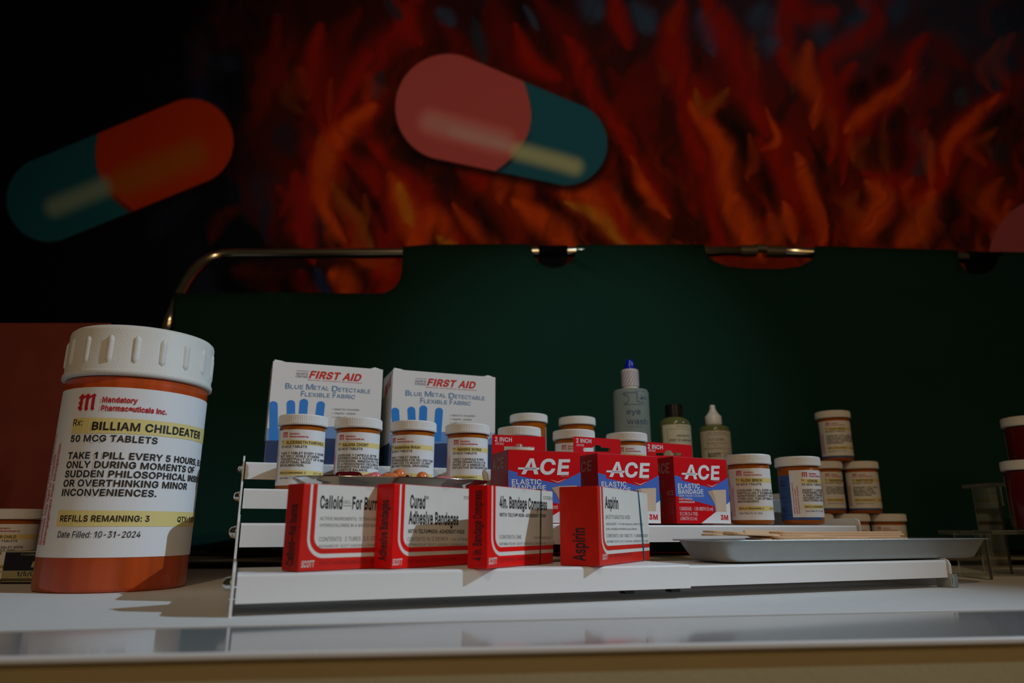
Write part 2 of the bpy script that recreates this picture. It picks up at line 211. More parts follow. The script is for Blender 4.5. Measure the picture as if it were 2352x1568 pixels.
# a sans-serif alphabet: per line the character, its advance, then its outlines (capital height = 400 units)
_AL = r"""!#$%&()*+,-./0123456789:;<=>?@ABCDEFGHIJKLMNOPQRSTUVWXYZ[]^_`abcdefghijklmnopqrstuvwxyz{|}~"""
_FONT = r"""A 0.943 &T&G(/&G(V(]*E(]*n&G+G&G)k+l)/+l )&*#)M+B*5)-(f)-
B 0.897 (N&u(N)F)n)D*,)9*C(~*L(f*M(O*E(8*2($)a&u &w&G*!&K*N&Z*r&|+!(M*w))*Z)N*.)`*]*!*j*8*p*T*m*y*b+7*P+L*9+^)]+l&w+l )L)r(N)r(N+>)f+<*$+2*6*{*>*[*4*7)u){
C 1.003 &h)Y&m(z&x(V(+(8(I&o(q&S)2&H)d&B*9&H*d&Z++&y+D(D+O(k*x(k*o(Q*^(7*.&w)W&r)+&~([(H(E(x(>)j(I*H([*k(t+()6+9)W+A*(+>*J+/*i*m*x*H+O*H+J*]+1+3*[+^)x+p)2+k(U+N(+*{&m*9
D 0.987 &w+l&w&G)e&J*+&R*W&i*p&~+0(I+C)2+E)o+@*8+(*y*X+K)y+f)B+l ):&u(N&u(N+>)N+>*%+1*M*q*j*9*p)j*o);*f(n*T(L*:(2*$(%)Y&w
E 0.823 &w&G*^&G*^&u(N&u(N)E*M)E*M)s(N)s(N+>*[+>*[+l&w+l
F 0.806 (N&G(N)?*F)?*F)m(N)m(N+>*X+>*X+l&w+l&w&G
G 1.023 (*(8(H&o(b&[)2&H)S&B)u&B*D&K*k&^+.&y+D(@+N([+S)Z)p)Z)p).*}).*s(V*](5*<&|)p&r)6&z(l(6(I(k(>)H(B*-(T*a(t+()@+=)j+A*4+:*[*z*x*H+P*H+A*v*{+F*B+h)w+p)Q+q(p+`(=+9&w*[&h)n&m(z
H 1.016 &w&G(N&G(N)G*k)G*k&G+B&G+B+l*k+l*k)u(N)u(N+l&w+l
I 0.591 &`&u&`&G)f&G)f&u(}&u(}+>)f+>)f+l&`+l&`+>(I+>(I&u
J 0.779 &c(L&j(+&y&m(3&W(]&E)4&B)R&I)n&W*&&m*6(+*>(L*>+l)h+l)h(_)c(>)Z(-)M&})6&q(t&p(Y&x(F(-(=(>(9(u&b(u
K 0.917 &w&G(N&G(N(p)-)Q*[&G+<&G)P)u+;+l*T+l(N)O(N+l&w+l
L 0.772 &w+l&w&G*R&G*R&u(N&u(N+l
M 1.235 &w+l&w&G(L&G(J+2)s&G*C&G+j+3+i&G,>&G,>+l+Q+l*J(}*-($)m(}(d+l
N 1.029 &w+l&w&G(N&G(K+-*g&G+G&G+G+l*q+l*t()*K(r(W+l
O 1.048 (!(G(4(*(U&e)!&M)B&D)u&B*9&H*V&S*}&o+@(8+O(V+_)D+]*%+T*K+H*l+,+9*V+`)u+q)2+k(q+`(I+D(!*l&j*%&j)1 (U(R(B)*(>)j(E*;([*k(~+/)L+?**+=*R+)*x*U++)z+))**k(H*?&~){&t)W&r(~((
P 0.874 (N&G(N)!)Y)#*$)+*N)A*n)m*x*<*r*u*V+F*1+`)Y+l&w+l&w&G (N+>)[+=)u+7*0+&*?*l*E*G*?*!*0)h)u)W)[)Q(N)P
Q 1.048 &h)Y&m(z&x(V(4(*(U&e)!&M)R&B*)&D*O&P*r%}+K%}*t&g+@(8+T(h+_)D+]*%+H*l+6+,*r+N*H+f)u+q)2+k(c+W(>+9(!*l&m*9 (>)H(B*-(O*T(l*})6+9)p+A*?+5*d*u*}*H++)z++)8*}(k*d(>*V(2*,(j)R(j*1&x)p&r)L&t(t(.(O(^
R 0.883 (N&G(N),)S)-*L&G++&G*-)6*N)G*e)_*r){*y*K*r*x*e+8*N+O*1+a)Y+l&w+l&w&G (N)Z(N+>)f+<)|+5*5+#*A*i*E*C*<)~*,)k)])[
S 0.878 ($&o(<&Y([&J)$&B)P&@)y&G*?&U*Y&j*l(&*v(D*x(c*q)%*a)>*1)_(g*.(O*A(G*W(I*p(Y+-(w+>)9+C)d+?*#+3*7*{*?*`*r*`*e+3*Q+K*8+^)u+k)Q+q(z+n(X+c(<+R(&+;&u*|&q*[&}*,(D)f(n)R)u)4*7(~*E(a*=(:*0(*)s&w)R&p)1&o(p&v(W(((F(<(>(W&f(W&l(7
T 0.882 &a+l&a+>)(+>)(&G)[&G)[+>+!+>+!+l
U 1.017 (#(A(5&|(O&b(r&M)>&C)m&A*;&I*`&Z*}&s+:(A+B(h+B+l*l+l*l(y*c(M*O(1*:&})|&t)]&q)>&t)#&}(k(1(W(M(N(y(N+l&w+l&w(u
V 0.943 (.+l&T+l)1&G)m&G+G+l*m+l)O&r
W 1.349 (r(s(-+l&T+l(g&G)F&G*C+1+A&G+}&G-3+l,Z+l+_&y*b+l*&+l))&x
X 0.932 (y*r(>+l&_+l)/)_&U&G(4&G)L)<*c&G+A&G)j)a+:+l*]+l)L*#
Y 0.928 (4+l&T+l)1)5)1&G)e&G)e)5+A+l*c+l)K)`
Z 0.862 &i&m&i&G*q&G*q&u(F&t*o+F*o+l&h+l&h+>*4+?
a 0.765 &}&X(O&C)%&B)J&P)k&q)k&G*?&G*=)m*/*8)s*Q)G*b(m*d(>*T&u*3&h)w(;)i(L*%(b*3)#*:)C*7)^*&)j)b)i)P)`)H(H)5()))&q(u&b(X&`(7&i&r (B&z(8(,(4(>(8(R(D(a(a(m)S(z)k)%)h(F)O&~)7&p(s&l(W&o
b 0.834 (D&G(D&v(j&Q)4&B)j&E*5&Z*S(!*c(G*i(r*h)C*_)l*M*1*,*Q)i*a)E*e(z*_(`*M(E*1(E+l&q+l&q&G (E(w(G)E(R)i(f*%(y*3)>*9)`*3)t*%*+)g*7):*4(Y)~(1)`&s)5&m(l&{(R(>
c 0.778 &z(#(H&T(v&C);&A)_&F)x&Q*6&e*I(!*S(=*$(H)p(()T&r)*&m(f&w(E(@(8)#(E)e(f*/)**9)S*4)o)~*#)`*R)l*H*(*5*B)e*])&*e(R*W(-*:&o)k&c)4&g(T
d 0.834 &n(:(2&c(c&E)+&A)Q&G)l&X*&&v*,&v*,&G*Z&G*Z+l**+l***1)^*X)4*e(X*](**;&n)l&e)C&e(c (A(H(9(m(9):(A)_(R)|(l*3))*9)K*6)g*%)~)a*+)1*#(O)l(*)K&p(|&n(X($
e 0.794 &e(c&z(#(H&T(_&I)*&A)U&C)x&N*C&m*U(3*%(?)v())^&s)>&l(z&o(]&}(K(1(=(P(8(r*Z(r*W)O*K)y*1*B)c*])$*e(Q*W(,*9&n)j&e)A (8)?(B)f(S*!(n*4)2*:)R*4)l*!)|)e*))?
f 0.499 (+*7(+&G([&G([*7)D*7)D*a([*a(^+1(f+E(s+M)D+K)P+v)3+|(k+z(P+q(;+`(-+>(+*a&L*a&L*7
g 0.836 &v%a(-%K(F%;(g%/)4%,)v%7*5%F*I%[*Z&3*[*a*,*a*,*1)X*[)+*e(N*W(#*2&j)a&c)&&j(J(#&{(N&W)*&K)^&V*+&~*+&B)}%v)p%h)U%Z)4%U(l%Z(S%i(<&&&p%m (E(E(:(g(8)2(>)W(M)v(f*/(|*8)D*8)b*,)z)i*+)=*&(])r(6)S&|))&w(_((
h 0.806 &q+l&q&G(E&G(E)C(L)j(f*,)6*9)J*7)b*+)s)s)y)a){&G*O&G*N)Z*I)|*=*:*,*N)r*])9*e(e*S(E*-(E+l
i 0.328 &j+O&y+;(7+8(K+G(N+`(?+t($+w&m+h &q*a&q&G(E&G(E*a
j 0.328 &I%_&?%_&?%2&e%4(0%I(C%r(E*a&q*a&q&)&d%g &u+>(2+7(H+D(O+[(E+o()+x&o+k&h+S
k 0.748 (E)7(E+l&q+l&q&G(E&G(E(Z(f(y)y&G*[&G)/);*Q*a)r*a(K)7
l 0.372 &q+l&s&v&}&^(3&M(N&F({&I(r&s(O&t(F(-(E+l
m 1.199 &q*a&q&G(E&G(H)c(_*+(s*6).*:)R*/)h)n)j&G*>&G*@)f*H){*W*.+#*:+;*6+O*,+`)m+b&G,6&G,4)p,)*8+p*R+C*e*p*c*I*N*/***#*C)m*X)R*d)1*f(d*T(P*@(D**(D*a
n 0.805 &q*a&q&G(E&G(E)C(L)j(f*,)6*9)J*7)b*+)s)s)y)a){&G*O&G*N)Z*I)|*8*B)r*])9*e(e*S(D*+(D*a
o 0.816 &o(;(5&c(R&N(j&E)N&C)g&I*+&[*Q(/*a(c*^)P*D*0)}*Q)N*c(j*`(>*J&z*%&g)P&c(q (A(H(9(m(9)8(A)](R)z(m*2)**9)O*5)m*#*&)]*1).**(Q)r(+)O&p(}&n(X($
p 0.834 (D*1(D*a&q*a&q%2(E%2(E&v(a&X({&G)E&A)j&E*,&T*M&u*_(:*h(c*h)C*_)l*M*1*,*Q)^*c),*c(i*U (E(w(G)E(R)i(f*%(y*3)>*9)`*3)t*%*+)g*7):*4(Y)~(1)`&s)5&m(l&{(R(>
q 0.834 &n(:(2&c(M&N(o&C)3&A)Q&G)l&X**&v**%2*Z%2*Z*a*,*a*,*1)d*U)<*d(d*a(;*K&y*&&g)Q&c(r (A(H(9(m(9):(A)_(R)|(l*3))*9)K*6)g*%)~)a*+)1*#(O)l(*)K&p(|&n(X($
r 0.509 (E&G(E)K(J)f(V){(p*0)-*6)P*3)P*e)&*d(l*[(R*G(G*2(D*a&q*a&q&G
s 0.717 ((&Z(U&E)6&B)g&P)|&`*0&t*9(/*:(J*6(]*&(t)_).(W)J(G)X(B)g(C)x(N*+(a*6(x*;)6*:)J*2)e)l*5)v)}*A)a*X)8*d(b*c(7*Q&w*4&n)z&m)_&r)L($)5(I(z)P(^)`(O)e(=)`(,)Q&y)<&o(|&l(N&w(?(*(6(@&d(6&o&s
t 0.447 (O*7)1*7)1*a(O*a(O+M&{+M&{*a&L*a&L*7&{*7&}&{(.&`(E&M(e&D)3&G)9&H)0&r(c&q(Q((
u 0.806 &r(M&w(,(&&n(8&Y(N&L(|&C)I&K)d&[)|&~)|&G*O&G*O*a){*a){(e)t(>)Z&|).&o(n&t(_&}(N(6(G(H(E*a&q*a
v 0.765 (m&G)C&G*Z*a*%*a)*&u(.*a&U*a
w 1.115 (0*a&Y*a(X&G)-&G)q*)*X&G+-&G,,*a+T*a*o&}*/*a)W*a(s&|
x 0.744 &W&G(4&G)$(g)t&G*O&G)A)(*K*a)o*a)&)H(;*a&_*a(g)*
y 0.765 &q%4(4%0(T%5(j%A)#%Y*Z*a*%*a)*&v(.*a&U*a(m&F(_%{(O%f(:%]&x%`&m%5
z 0.748 &i&l&i&G*@&G*@&t(O&t*;*:*;*a&n*a&n*4)Y*1
0 0.891 &y(U(/()(H&d(j&L)&&D)R&B)z&L*4&Z*P&y*e(E*n(g*u)D*t*&*_*|*P+:*4+X)`+o)&+o(^+`(7+:&y*^&o*&&o)0 (M(^(E)*(B)j(G*;(U*l(m+1)(+@)M+D)g+<)}+**1*l*B*-*B)**1(G)}(-)g&w):&o(m(%(Z(=
1 0.891 )-+l(0++(0*O)8+;)8&s((&s((&G*j&G*j&s)k&s)k+l
2 0.891 &z&m&z&G*i&G*i&u(e&u*/)J*Z*0*c*[*[+&*F+I*&+b)Y+p(|+n(K+V(0+7(#*u&|*S(P*S(T*p(e+/)$+@)A+D)c+?)|+.*-*u*2*T***7)p)p
3 0.891 &j(T&q(4(*&m(A&Y(j&G)<&B)o&H*3&V*S&s*d(3*l(R*j(u*Z)@*E)X*()k)a)u)?)v*[+E*[+l(!+l(!+>)t+>(h)}(h)T)Y)O*%)7*4({*9(_*6(H*)(0)v&~)]&s)&&q(i&y(T(,(F(@(B(T
4 0.891 &g(j&g(?)o(?)o&G*D&G*D(?*|(?*|(m*D(m*D*0)o*0)o(m(A(m**+l)S+l
5 0.891 &|(5(-&w(I&Z(o&H)3&B)X&D)z&N*;&a*R&z*f(H*j(w*a)G*E)r)y*2)N*<)!*8(U*!(c+>*V+>*V+l(7+l&})X(Q)R(e)`)()j)[)g)v)V*-)?*5))*7(d*3(L*$(2)k&{)V&r)2&p(p&z(U(7(L(S&w(S
6 0.891 (4&y(J&`(g&M)C&B)g&F**&R*C&g*W($*e(D*h(u*b):*M)`*.)z)b*+):*,(v)z*3+l)W+l(5)e(#)8&z(l&~(G (](6(Q(Q(O(y(X)9(k)O)-)`)K)b)g)Z)})J*3)+*7(`*0(B)x(%)Y&q)4&o(v&y
7 0.891 (8&G(o&G*j+<*j+l&y+l&y+>*4+>
8 0.891 (,&p(C&[(b&L))&C)P&B)v&H*9&U*R&i*f($*r(L*k)!*J)O)~)b*D)u*V*1*a*M*a*v*M+D*&+d)N+q(s+k(N+X(.+4(!*b(+*9(B)u(e)b(O)Z(6)J&u(x&s(A (U(/(H(K(J(o(V)+(r)@);)J)c)F*%)5*7({*>(a*:(?*,(*)r&w)T&p)*&q(j&z (U*P(U*k(_+$(s+:).+C)Q+D)p+:*(+$*0*k*/*J*#*5)j)~)Q)w)/)x(s*$(_*:
9 0.891 (3)[(O)?(v).)G)+)l)9(S&G)/&G*A)3*`)q*h*S*a*w*Q+:**+`)[+o(|+m(S+Z(/+2&|*d&~*( (])t(Q*3(P*Z(Y*w(k+1)-+B)J+E)g+=)}+-*3*j*7*A*0*#)x)d)Y)S)4)R(v)[
. 0.369 &p&_($&H(@&E(V&U(Z&r(I(,(.(/&t&z
, 0.369 &}(#&f%D(.%D(X(#
: 0.369 &p&_($&H(@&E(V&U(Z&r(I(,(.(/&t&z &r)}())j(E)j(X)}(X*<(E*P()*P&r*<
- 0.891 (F)Q(F)$*?)$*?)Q
– 0.687 &G)Q&G)$*I)$*I)Q
— 1.374 &G)Q&G)$-K)$-K)Q
( 0.537 (4(h(J&_(x%W)K%W(t&|(i(R(d)3(h)k(v*Y)2+J)K,((x,((Y+D(8*$(2)B
) 0.537 &m%h&e%W(8%W(f&^(|(g(})Q(r*D(V+D(8,(&e,(&~+J(:*Y(H)k(L)3(G(S(<&~
/ 0.49 )J,!(y,!&R%g(#%g
& 0.88 &~&i(C&P(o&C)5&B)]&I)z&T*8&i*T&G+3&G*V(0*q(g*x)A*H)A*D(v*8(U)=)c){*:*4*i*3+(*)+D)p+[)Z+h).+p(^+h(B+U(-+5(&*p(,*R(<*1(V)j(!)>&g(u&e(A&n($ (I(&(;(A(;(f(K)$(t)F)x(0)V&w)1&m(j&p (y+C)6+E)M+=)]++)`*u)[*a)P*P(|**(_*T(X*q(a+2
• 0.764 (2(u(>(Y(Z(@(v(6)A(8)[(D)u(`*!(|)~)F)q)b)U){)9*)(o*((S)w(:)[(0)?
® 0.91 &g)b(%)+(S(_)2(J)q(N*L(k*t);+,)v+(*X*i+3*;+[)]+p(z+l(C+P&w+!&c*D (0)l(-*D(<*l(_+5)(+G)]+I*(+;*M*t*_*N*b)v*R)O*0)))g(t)2(r(h)#(A)F (l)B)0)B)0)t)O)t)i)B*0)B)o){*!*.*+*D*(*])t*o)[*x(l*x )0*`)O*`)^*Y)d*I)_*9)O*1)0*0
  0.369 """
_sans = {}
for _l in _FONT.split('\n'):
    _ch = _l[0]; _p = _l[1:].strip().split(' '); _ls = []
    for _s in _p[1:]:
        _n = [_AL.index(_s[i]) * 91 + _AL.index(_s[i + 1]) - 400 for i in range(0, len(_s), 2)]
        _ls.append([(_n[i] / 400, _n[i + 1] / 400) for i in range(0, len(_n), 2)])
    _sans[_ch] = (float(_p[0]), _ls)
_sans['I'] = (0.37, [[(0.105, 0), (0.265, 0), (0.265, 1), (0.105, 1)]]); _sans['l'] = (0.36, [[(0.11, 0), (0.25, 0), (0.25, 1.03), (0.11, 1.03)]])
_sans['1'] = (0.70, [[(0.34, 0), (0.50, 0), (0.50, 1), (0.38, 1), (0.10, 0.80), (0.10, 0.66), (0.34, 0.82)]])
def _area(P): return 0.5 * sum(P[i][0] * P[(i + 1) % len(P)][1] - P[(i + 1) % len(P)][0] * P[i][1] for i in range(len(P)))
def _inside(p, P):
    c = False; j = len(P) - 1
    for i in range(len(P)):
        if (P[i][1] > p[1]) != (P[j][1] > p[1]) and p[0] < (P[j][0] - P[i][0]) * (p[1] - P[i][1]) / (P[j][1] - P[i][1]) + P[i][0]: c = not c
        j = i
    return c
def _grow(P, d):
    n = len(P); out = []
    for i in range(n):
        a, b, c = P[i - 1], P[i], P[(i + 1) % n]
        e1 = (b[0] - a[0], b[1] - a[1]); e2 = (c[0] - b[0], c[1] - b[1]); l1 = math.hypot(*e1) + 1e-9; l2 = math.hypot(*e2) + 1e-9
        n1 = (e1[1] / l1, -e1[0] / l1); n2 = (e2[1] / l2, -e2[0] / l2); k = 1 + n1[0] * n2[0] + n1[1] * n2[1]; k = max(k, 0.5)
        out.append((b[0] + (n1[0] + n2[0]) / k * d, b[1] + (n1[1] + n2[1]) / k * d))
    return out
_gc = {}
def _glyph(ch, bold):
    if (ch, bold) in _gc: return _gc[(ch, bold)]
    adv, Ls = _sans.get(ch, _sans['-']); V = []; Fc = []
    if Ls:
        sg = 1 if max((_area(l) for l in Ls), key=abs) > 0 else -1
        sol = [l if sg > 0 else l[::-1] for l in Ls if _area(l) * sg > 0]; hol = [l if sg < 0 else l[::-1] for l in Ls if _area(l) * sg < 0]
        for l in sol:
            grp = [_grow(l, bold)] + [_grow(h, -bold) for h in hol if all(_inside(q, l) for q in h)]
            k = len(V); tri = tessellate_polygon([[Vector((x, y, 0)) for x, y in g] for g in grp]); V += [q for g in grp for q in g]; Fc += [tuple(a + k for a in t) for t in tri]
    _gc[(ch, bold)] = (adv, V, Fc); return _gc[(ch, bold)]
_tc = {}
def glyphs(s, bold=0.0, shear=0.0, serif=False):
    """outlines of a string, capital height 1, starting at x = 0"""
    key = (s, bold, shear)
    if key in _tc: return _tc[key]
    V = []; Fc = []; x = 0.0
    for ch in s:
        if ch == '_':
            k = len(V); V += [(x, -0.3), (x + 0.8, -0.3), (x + 0.8, -0.15), (x, -0.15)]; Fc.append((k, k + 1, k + 2, k + 3)); x += 0.8; continue
        adv, v, f = _glyph(ch, bold); k = len(V); V += [(a + x + shear * b, b) for a, b in v]; Fc += [tuple(i + k for i in t) for t in f]; x += adv + bold * 1.3
    V = np.array(V).reshape(-1, 2)
    if len(V): V = V - np.array([V[:, 0].min(), 0])
    _tc[key] = (V, Fc); return _tc[key]
class Art:
    """flat print collected in (x, z) and laid on a surface"""
    def __init__(s): s.V = []; s.F = []
    def text(s, t, x, z, h, w=None, bold=0.0, shear=0.0, dz=0.0, k=1.0, up=False):
        V, Fc = glyphs(t, bold, shear)
        if not len(V): return 0
        W0 = V[:, 0].max(); sx = (w / W0) if w else h * k
        n = len(s.V)
        for a, b in V:
            X = a * sx; Z = b * h + (dz * (a / W0) if dz else 0)
            s.V.append((x - Z, z + X) if up else (x + X, z + Z))
        s.F += [tuple(i + n for i in f) for f in Fc]; return W0 * sx
    def poly(s, P):
        n = len(s.V); tri = tessellate_polygon([[Vector((p[0], p[1], 0)) for p in P]])
        s.V += list(P); s.F += [tuple(i + n for i in t) for t in tri]
    def strip(s, x0, x1, z0, z1, n=1):
        for i in range(n):
            a = x0 + (x1 - x0) * i / n; b = x0 + (x1 - x0) * (i + 1) / n; k = len(s.V)
            s.V += [(a, z0), (b, z0), (b, z1), (a, z1)]; s.F.append((k, k + 1, k + 2, k + 3))
    def flat(s, name, m, parent, off=0.0002):
        return mobj(name, [(x, -off, z) for x, z in s.V], s.F, m, parent)
    def left(s, name, m, parent, off=0.0002):      # on the left side face; x runs from the back edge to the front corner (<=0 behind)
        return mobj(name, [(-off, -x, z) for x, z in s.V], s.F, m, parent)
    def cyl(s, name, m, parent, R, off=0.00015):
        return mobj(name, [((R + off) * math.sin(x), -(R + off) * math.cos(x), z) for x, z in s.V], s.F, m, parent, smooth=False)

# ------------------------------------------------------------------ the setting
o = mobj('floor', *box(-3, 3, -2.5, 1.5, -0.05, 0), mat('dark_floor', (0.05, 0.045, 0.04), 0.7, mottled=0.2)); o['kind'] = 'structure'

# the mural wall: brush strokes laid on a fine colour grid of the painted wall
WY = 1.42
def catmull(P, n=10):
    P = np.array(P, float); Q = np.vstack([2 * P[0] - P[1], P, 2 * P[-1] - P[-2]]); out = []
    for i in range(1, len(Q) - 2):
        for t in np.linspace(0, 1, n, endpoint=False):
            out.append(0.5 * ((2 * Q[i]) + (-Q[i - 1] + Q[i + 1]) * t + (2 * Q[i - 1] - 5 * Q[i] + 4 * Q[i + 1] - Q[i + 2]) * t * t + (-Q[i - 1] + 3 * Q[i] - 3 * Q[i + 1] + Q[i + 2]) * t ** 3))
    out.append(Q[-2]); return np.array(out)
ST = 3.0
GX = np.arange(-240, 2600, ST); GY = np.arange(-180, 760, ST)
PX, PY = np.meshgrid(GX, GY)
def vnoise(x, y, seed):
    r = np.random.default_rng(seed); T = r.random((256, 256))
    xi = np.floor(x).astype(int); yi = np.floor(y).astype(int); fx = x - xi; fy = y - yi
    fx = fx * fx * (3 - 2 * fx); fy = fy * fy * (3 - 2 * fy)
    g = lambda a, b: T[a % 256, b % 256]
    return (g(xi, yi) * (1 - fx) + g(xi + 1, yi) * fx) * (1 - fy) + (g(xi, yi + 1) * (1 - fx) + g(xi + 1, yi + 1) * fx) * fy
def fbm(x, y, seed, o=4):
    s = 0; a = 0.5
    for k in range(o): s = s + a * vnoise(x * 2 ** k, y * 2 ** k, seed + k); a *= 0.5
    return s / 0.94
def L3(c): return np.array(srgb(*c))
IMG = np.zeros(PX.shape + (3,)); IMG[:] = L3((3, 3, 7))
def blend(mask, c):
    global IMG
    IMG = IMG * (1 - mask[..., None]) + L3(c) * mask[..., None]
sm = lambda a, b, x: np.clip((x - a) / (b - a), 0, 1) ** 2 * (3 - 2 * np.clip((x - a) / (b - a), 0, 1))
wx = fbm(PX / 90, PY / 90, 3) - 0.5; wy = fbm(PX / 90 + 40, PY / 90, 9) - 0.5
streak = fbm((PX + 90 * wx) / 52 + PY / 190, PY / 210, 21, 5)
blend(sm(1100, 2300, PX) * sm(520, 0, PY) * 0.95, (34, 46, 60))
blend(sm(0.48, 0.7, fbm(PX / 150, PY / 150, 40)) * sm(350, 560, PX) * 0.8, (20, 24, 34))
hair = fbm((PX + 130 * wx + 0.25 * PY) / 15, (PY + 40 * wy) / 120, 91, 4)
flame = sm(540, 760, PX - 0.35 * (PY - 420) + 150 * wx * 2) 
topm = sm(-60, 260, PY - 260 * (fbm(PX / 120, PY / 260, 61) - 0.35) - 60 * sm(1800, 2300, PX))
blend(flame * (0.55 + 0.4 * topm) * sm(0.25, 0.5, streak + 0.22 * topm), (46, 8, 2))
blend(flame * topm * sm(0.45, 0.66, streak) * 0.75, (84, 10, 2))
blend(flame * sm(300, 620, PY) * sm(0.5, 0.72, fbm((PX + 110 * wx) / 60 - PY / 110, PY / 170, 77, 4)) * 0.85, (116, 36, 3))
def stroke(pts, w, c, a=0.85, w2=None, soft=1.0):
    C = catmull(pts); w2 = w if w2 is None else w2
    mr = max(w, w2) * 1.6 + 8
    x0, y0 = C.min(0) - mr; x1, y1 = C.max(0) + mr
    i0 = max(0, int((x0 - GX[0]) / ST)); i1 = min(len(GX), int((x1 - GX[0]) / ST) + 1)
    j0 = max(0, int((y0 - GY[0]) / ST)); j1 = min(len(GY), int((y1 - GY[0]) / ST) + 1)
    if i1 <= i0 or j1 <= j0: return
    X = PX[j0:j1, i0:i1] + 34 * wx[j0:j1, i0:i1]; Y = PY[j0:j1, i0:i1] + 34 * wy[j0:j1, i0:i1]
    best = np.full(X.shape, 9.0)
    for k in range(len(C) - 1):
        A = C[k]; B = C[k + 1]; d = B - A; L = d @ d + 1e-6
        t = np.clip(((X - A[0]) * d[0] + (Y - A[1]) * d[1]) / L, 0, 1)
        f = (k + t) / (len(C) - 1)
        ww = (w + (w2 - w) * f) * (0.10 + 0.98 * np.sin(np.pi * np.clip(0.04 + 0.96 * f, 0, 1)) ** 0.75) * 1.25
        best = np.minimum(best, np.hypot(X - A[0] - t * d[0], Y - A[1] - t * d[1]) / ww)
    m = sm(1.35, 0.12 / soft, best) * a * (0.70 + 0.9 * (hair[j0:j1, i0:i1] - 0.35))
    m = np.clip(m, 0, 1)[..., None]
    IMG[j0:j1, i0:i1] = IMG[j0:j1, i0:i1] * (1 - m) + L3(c) * m
RD, R1, OR, BR, DK, GB, YE = (74, 6, 3), (112, 12, 3), (150, 46, 4), (108, 46, 7), (14, 4, 3), (36, 50, 64), (138, 78, 14)
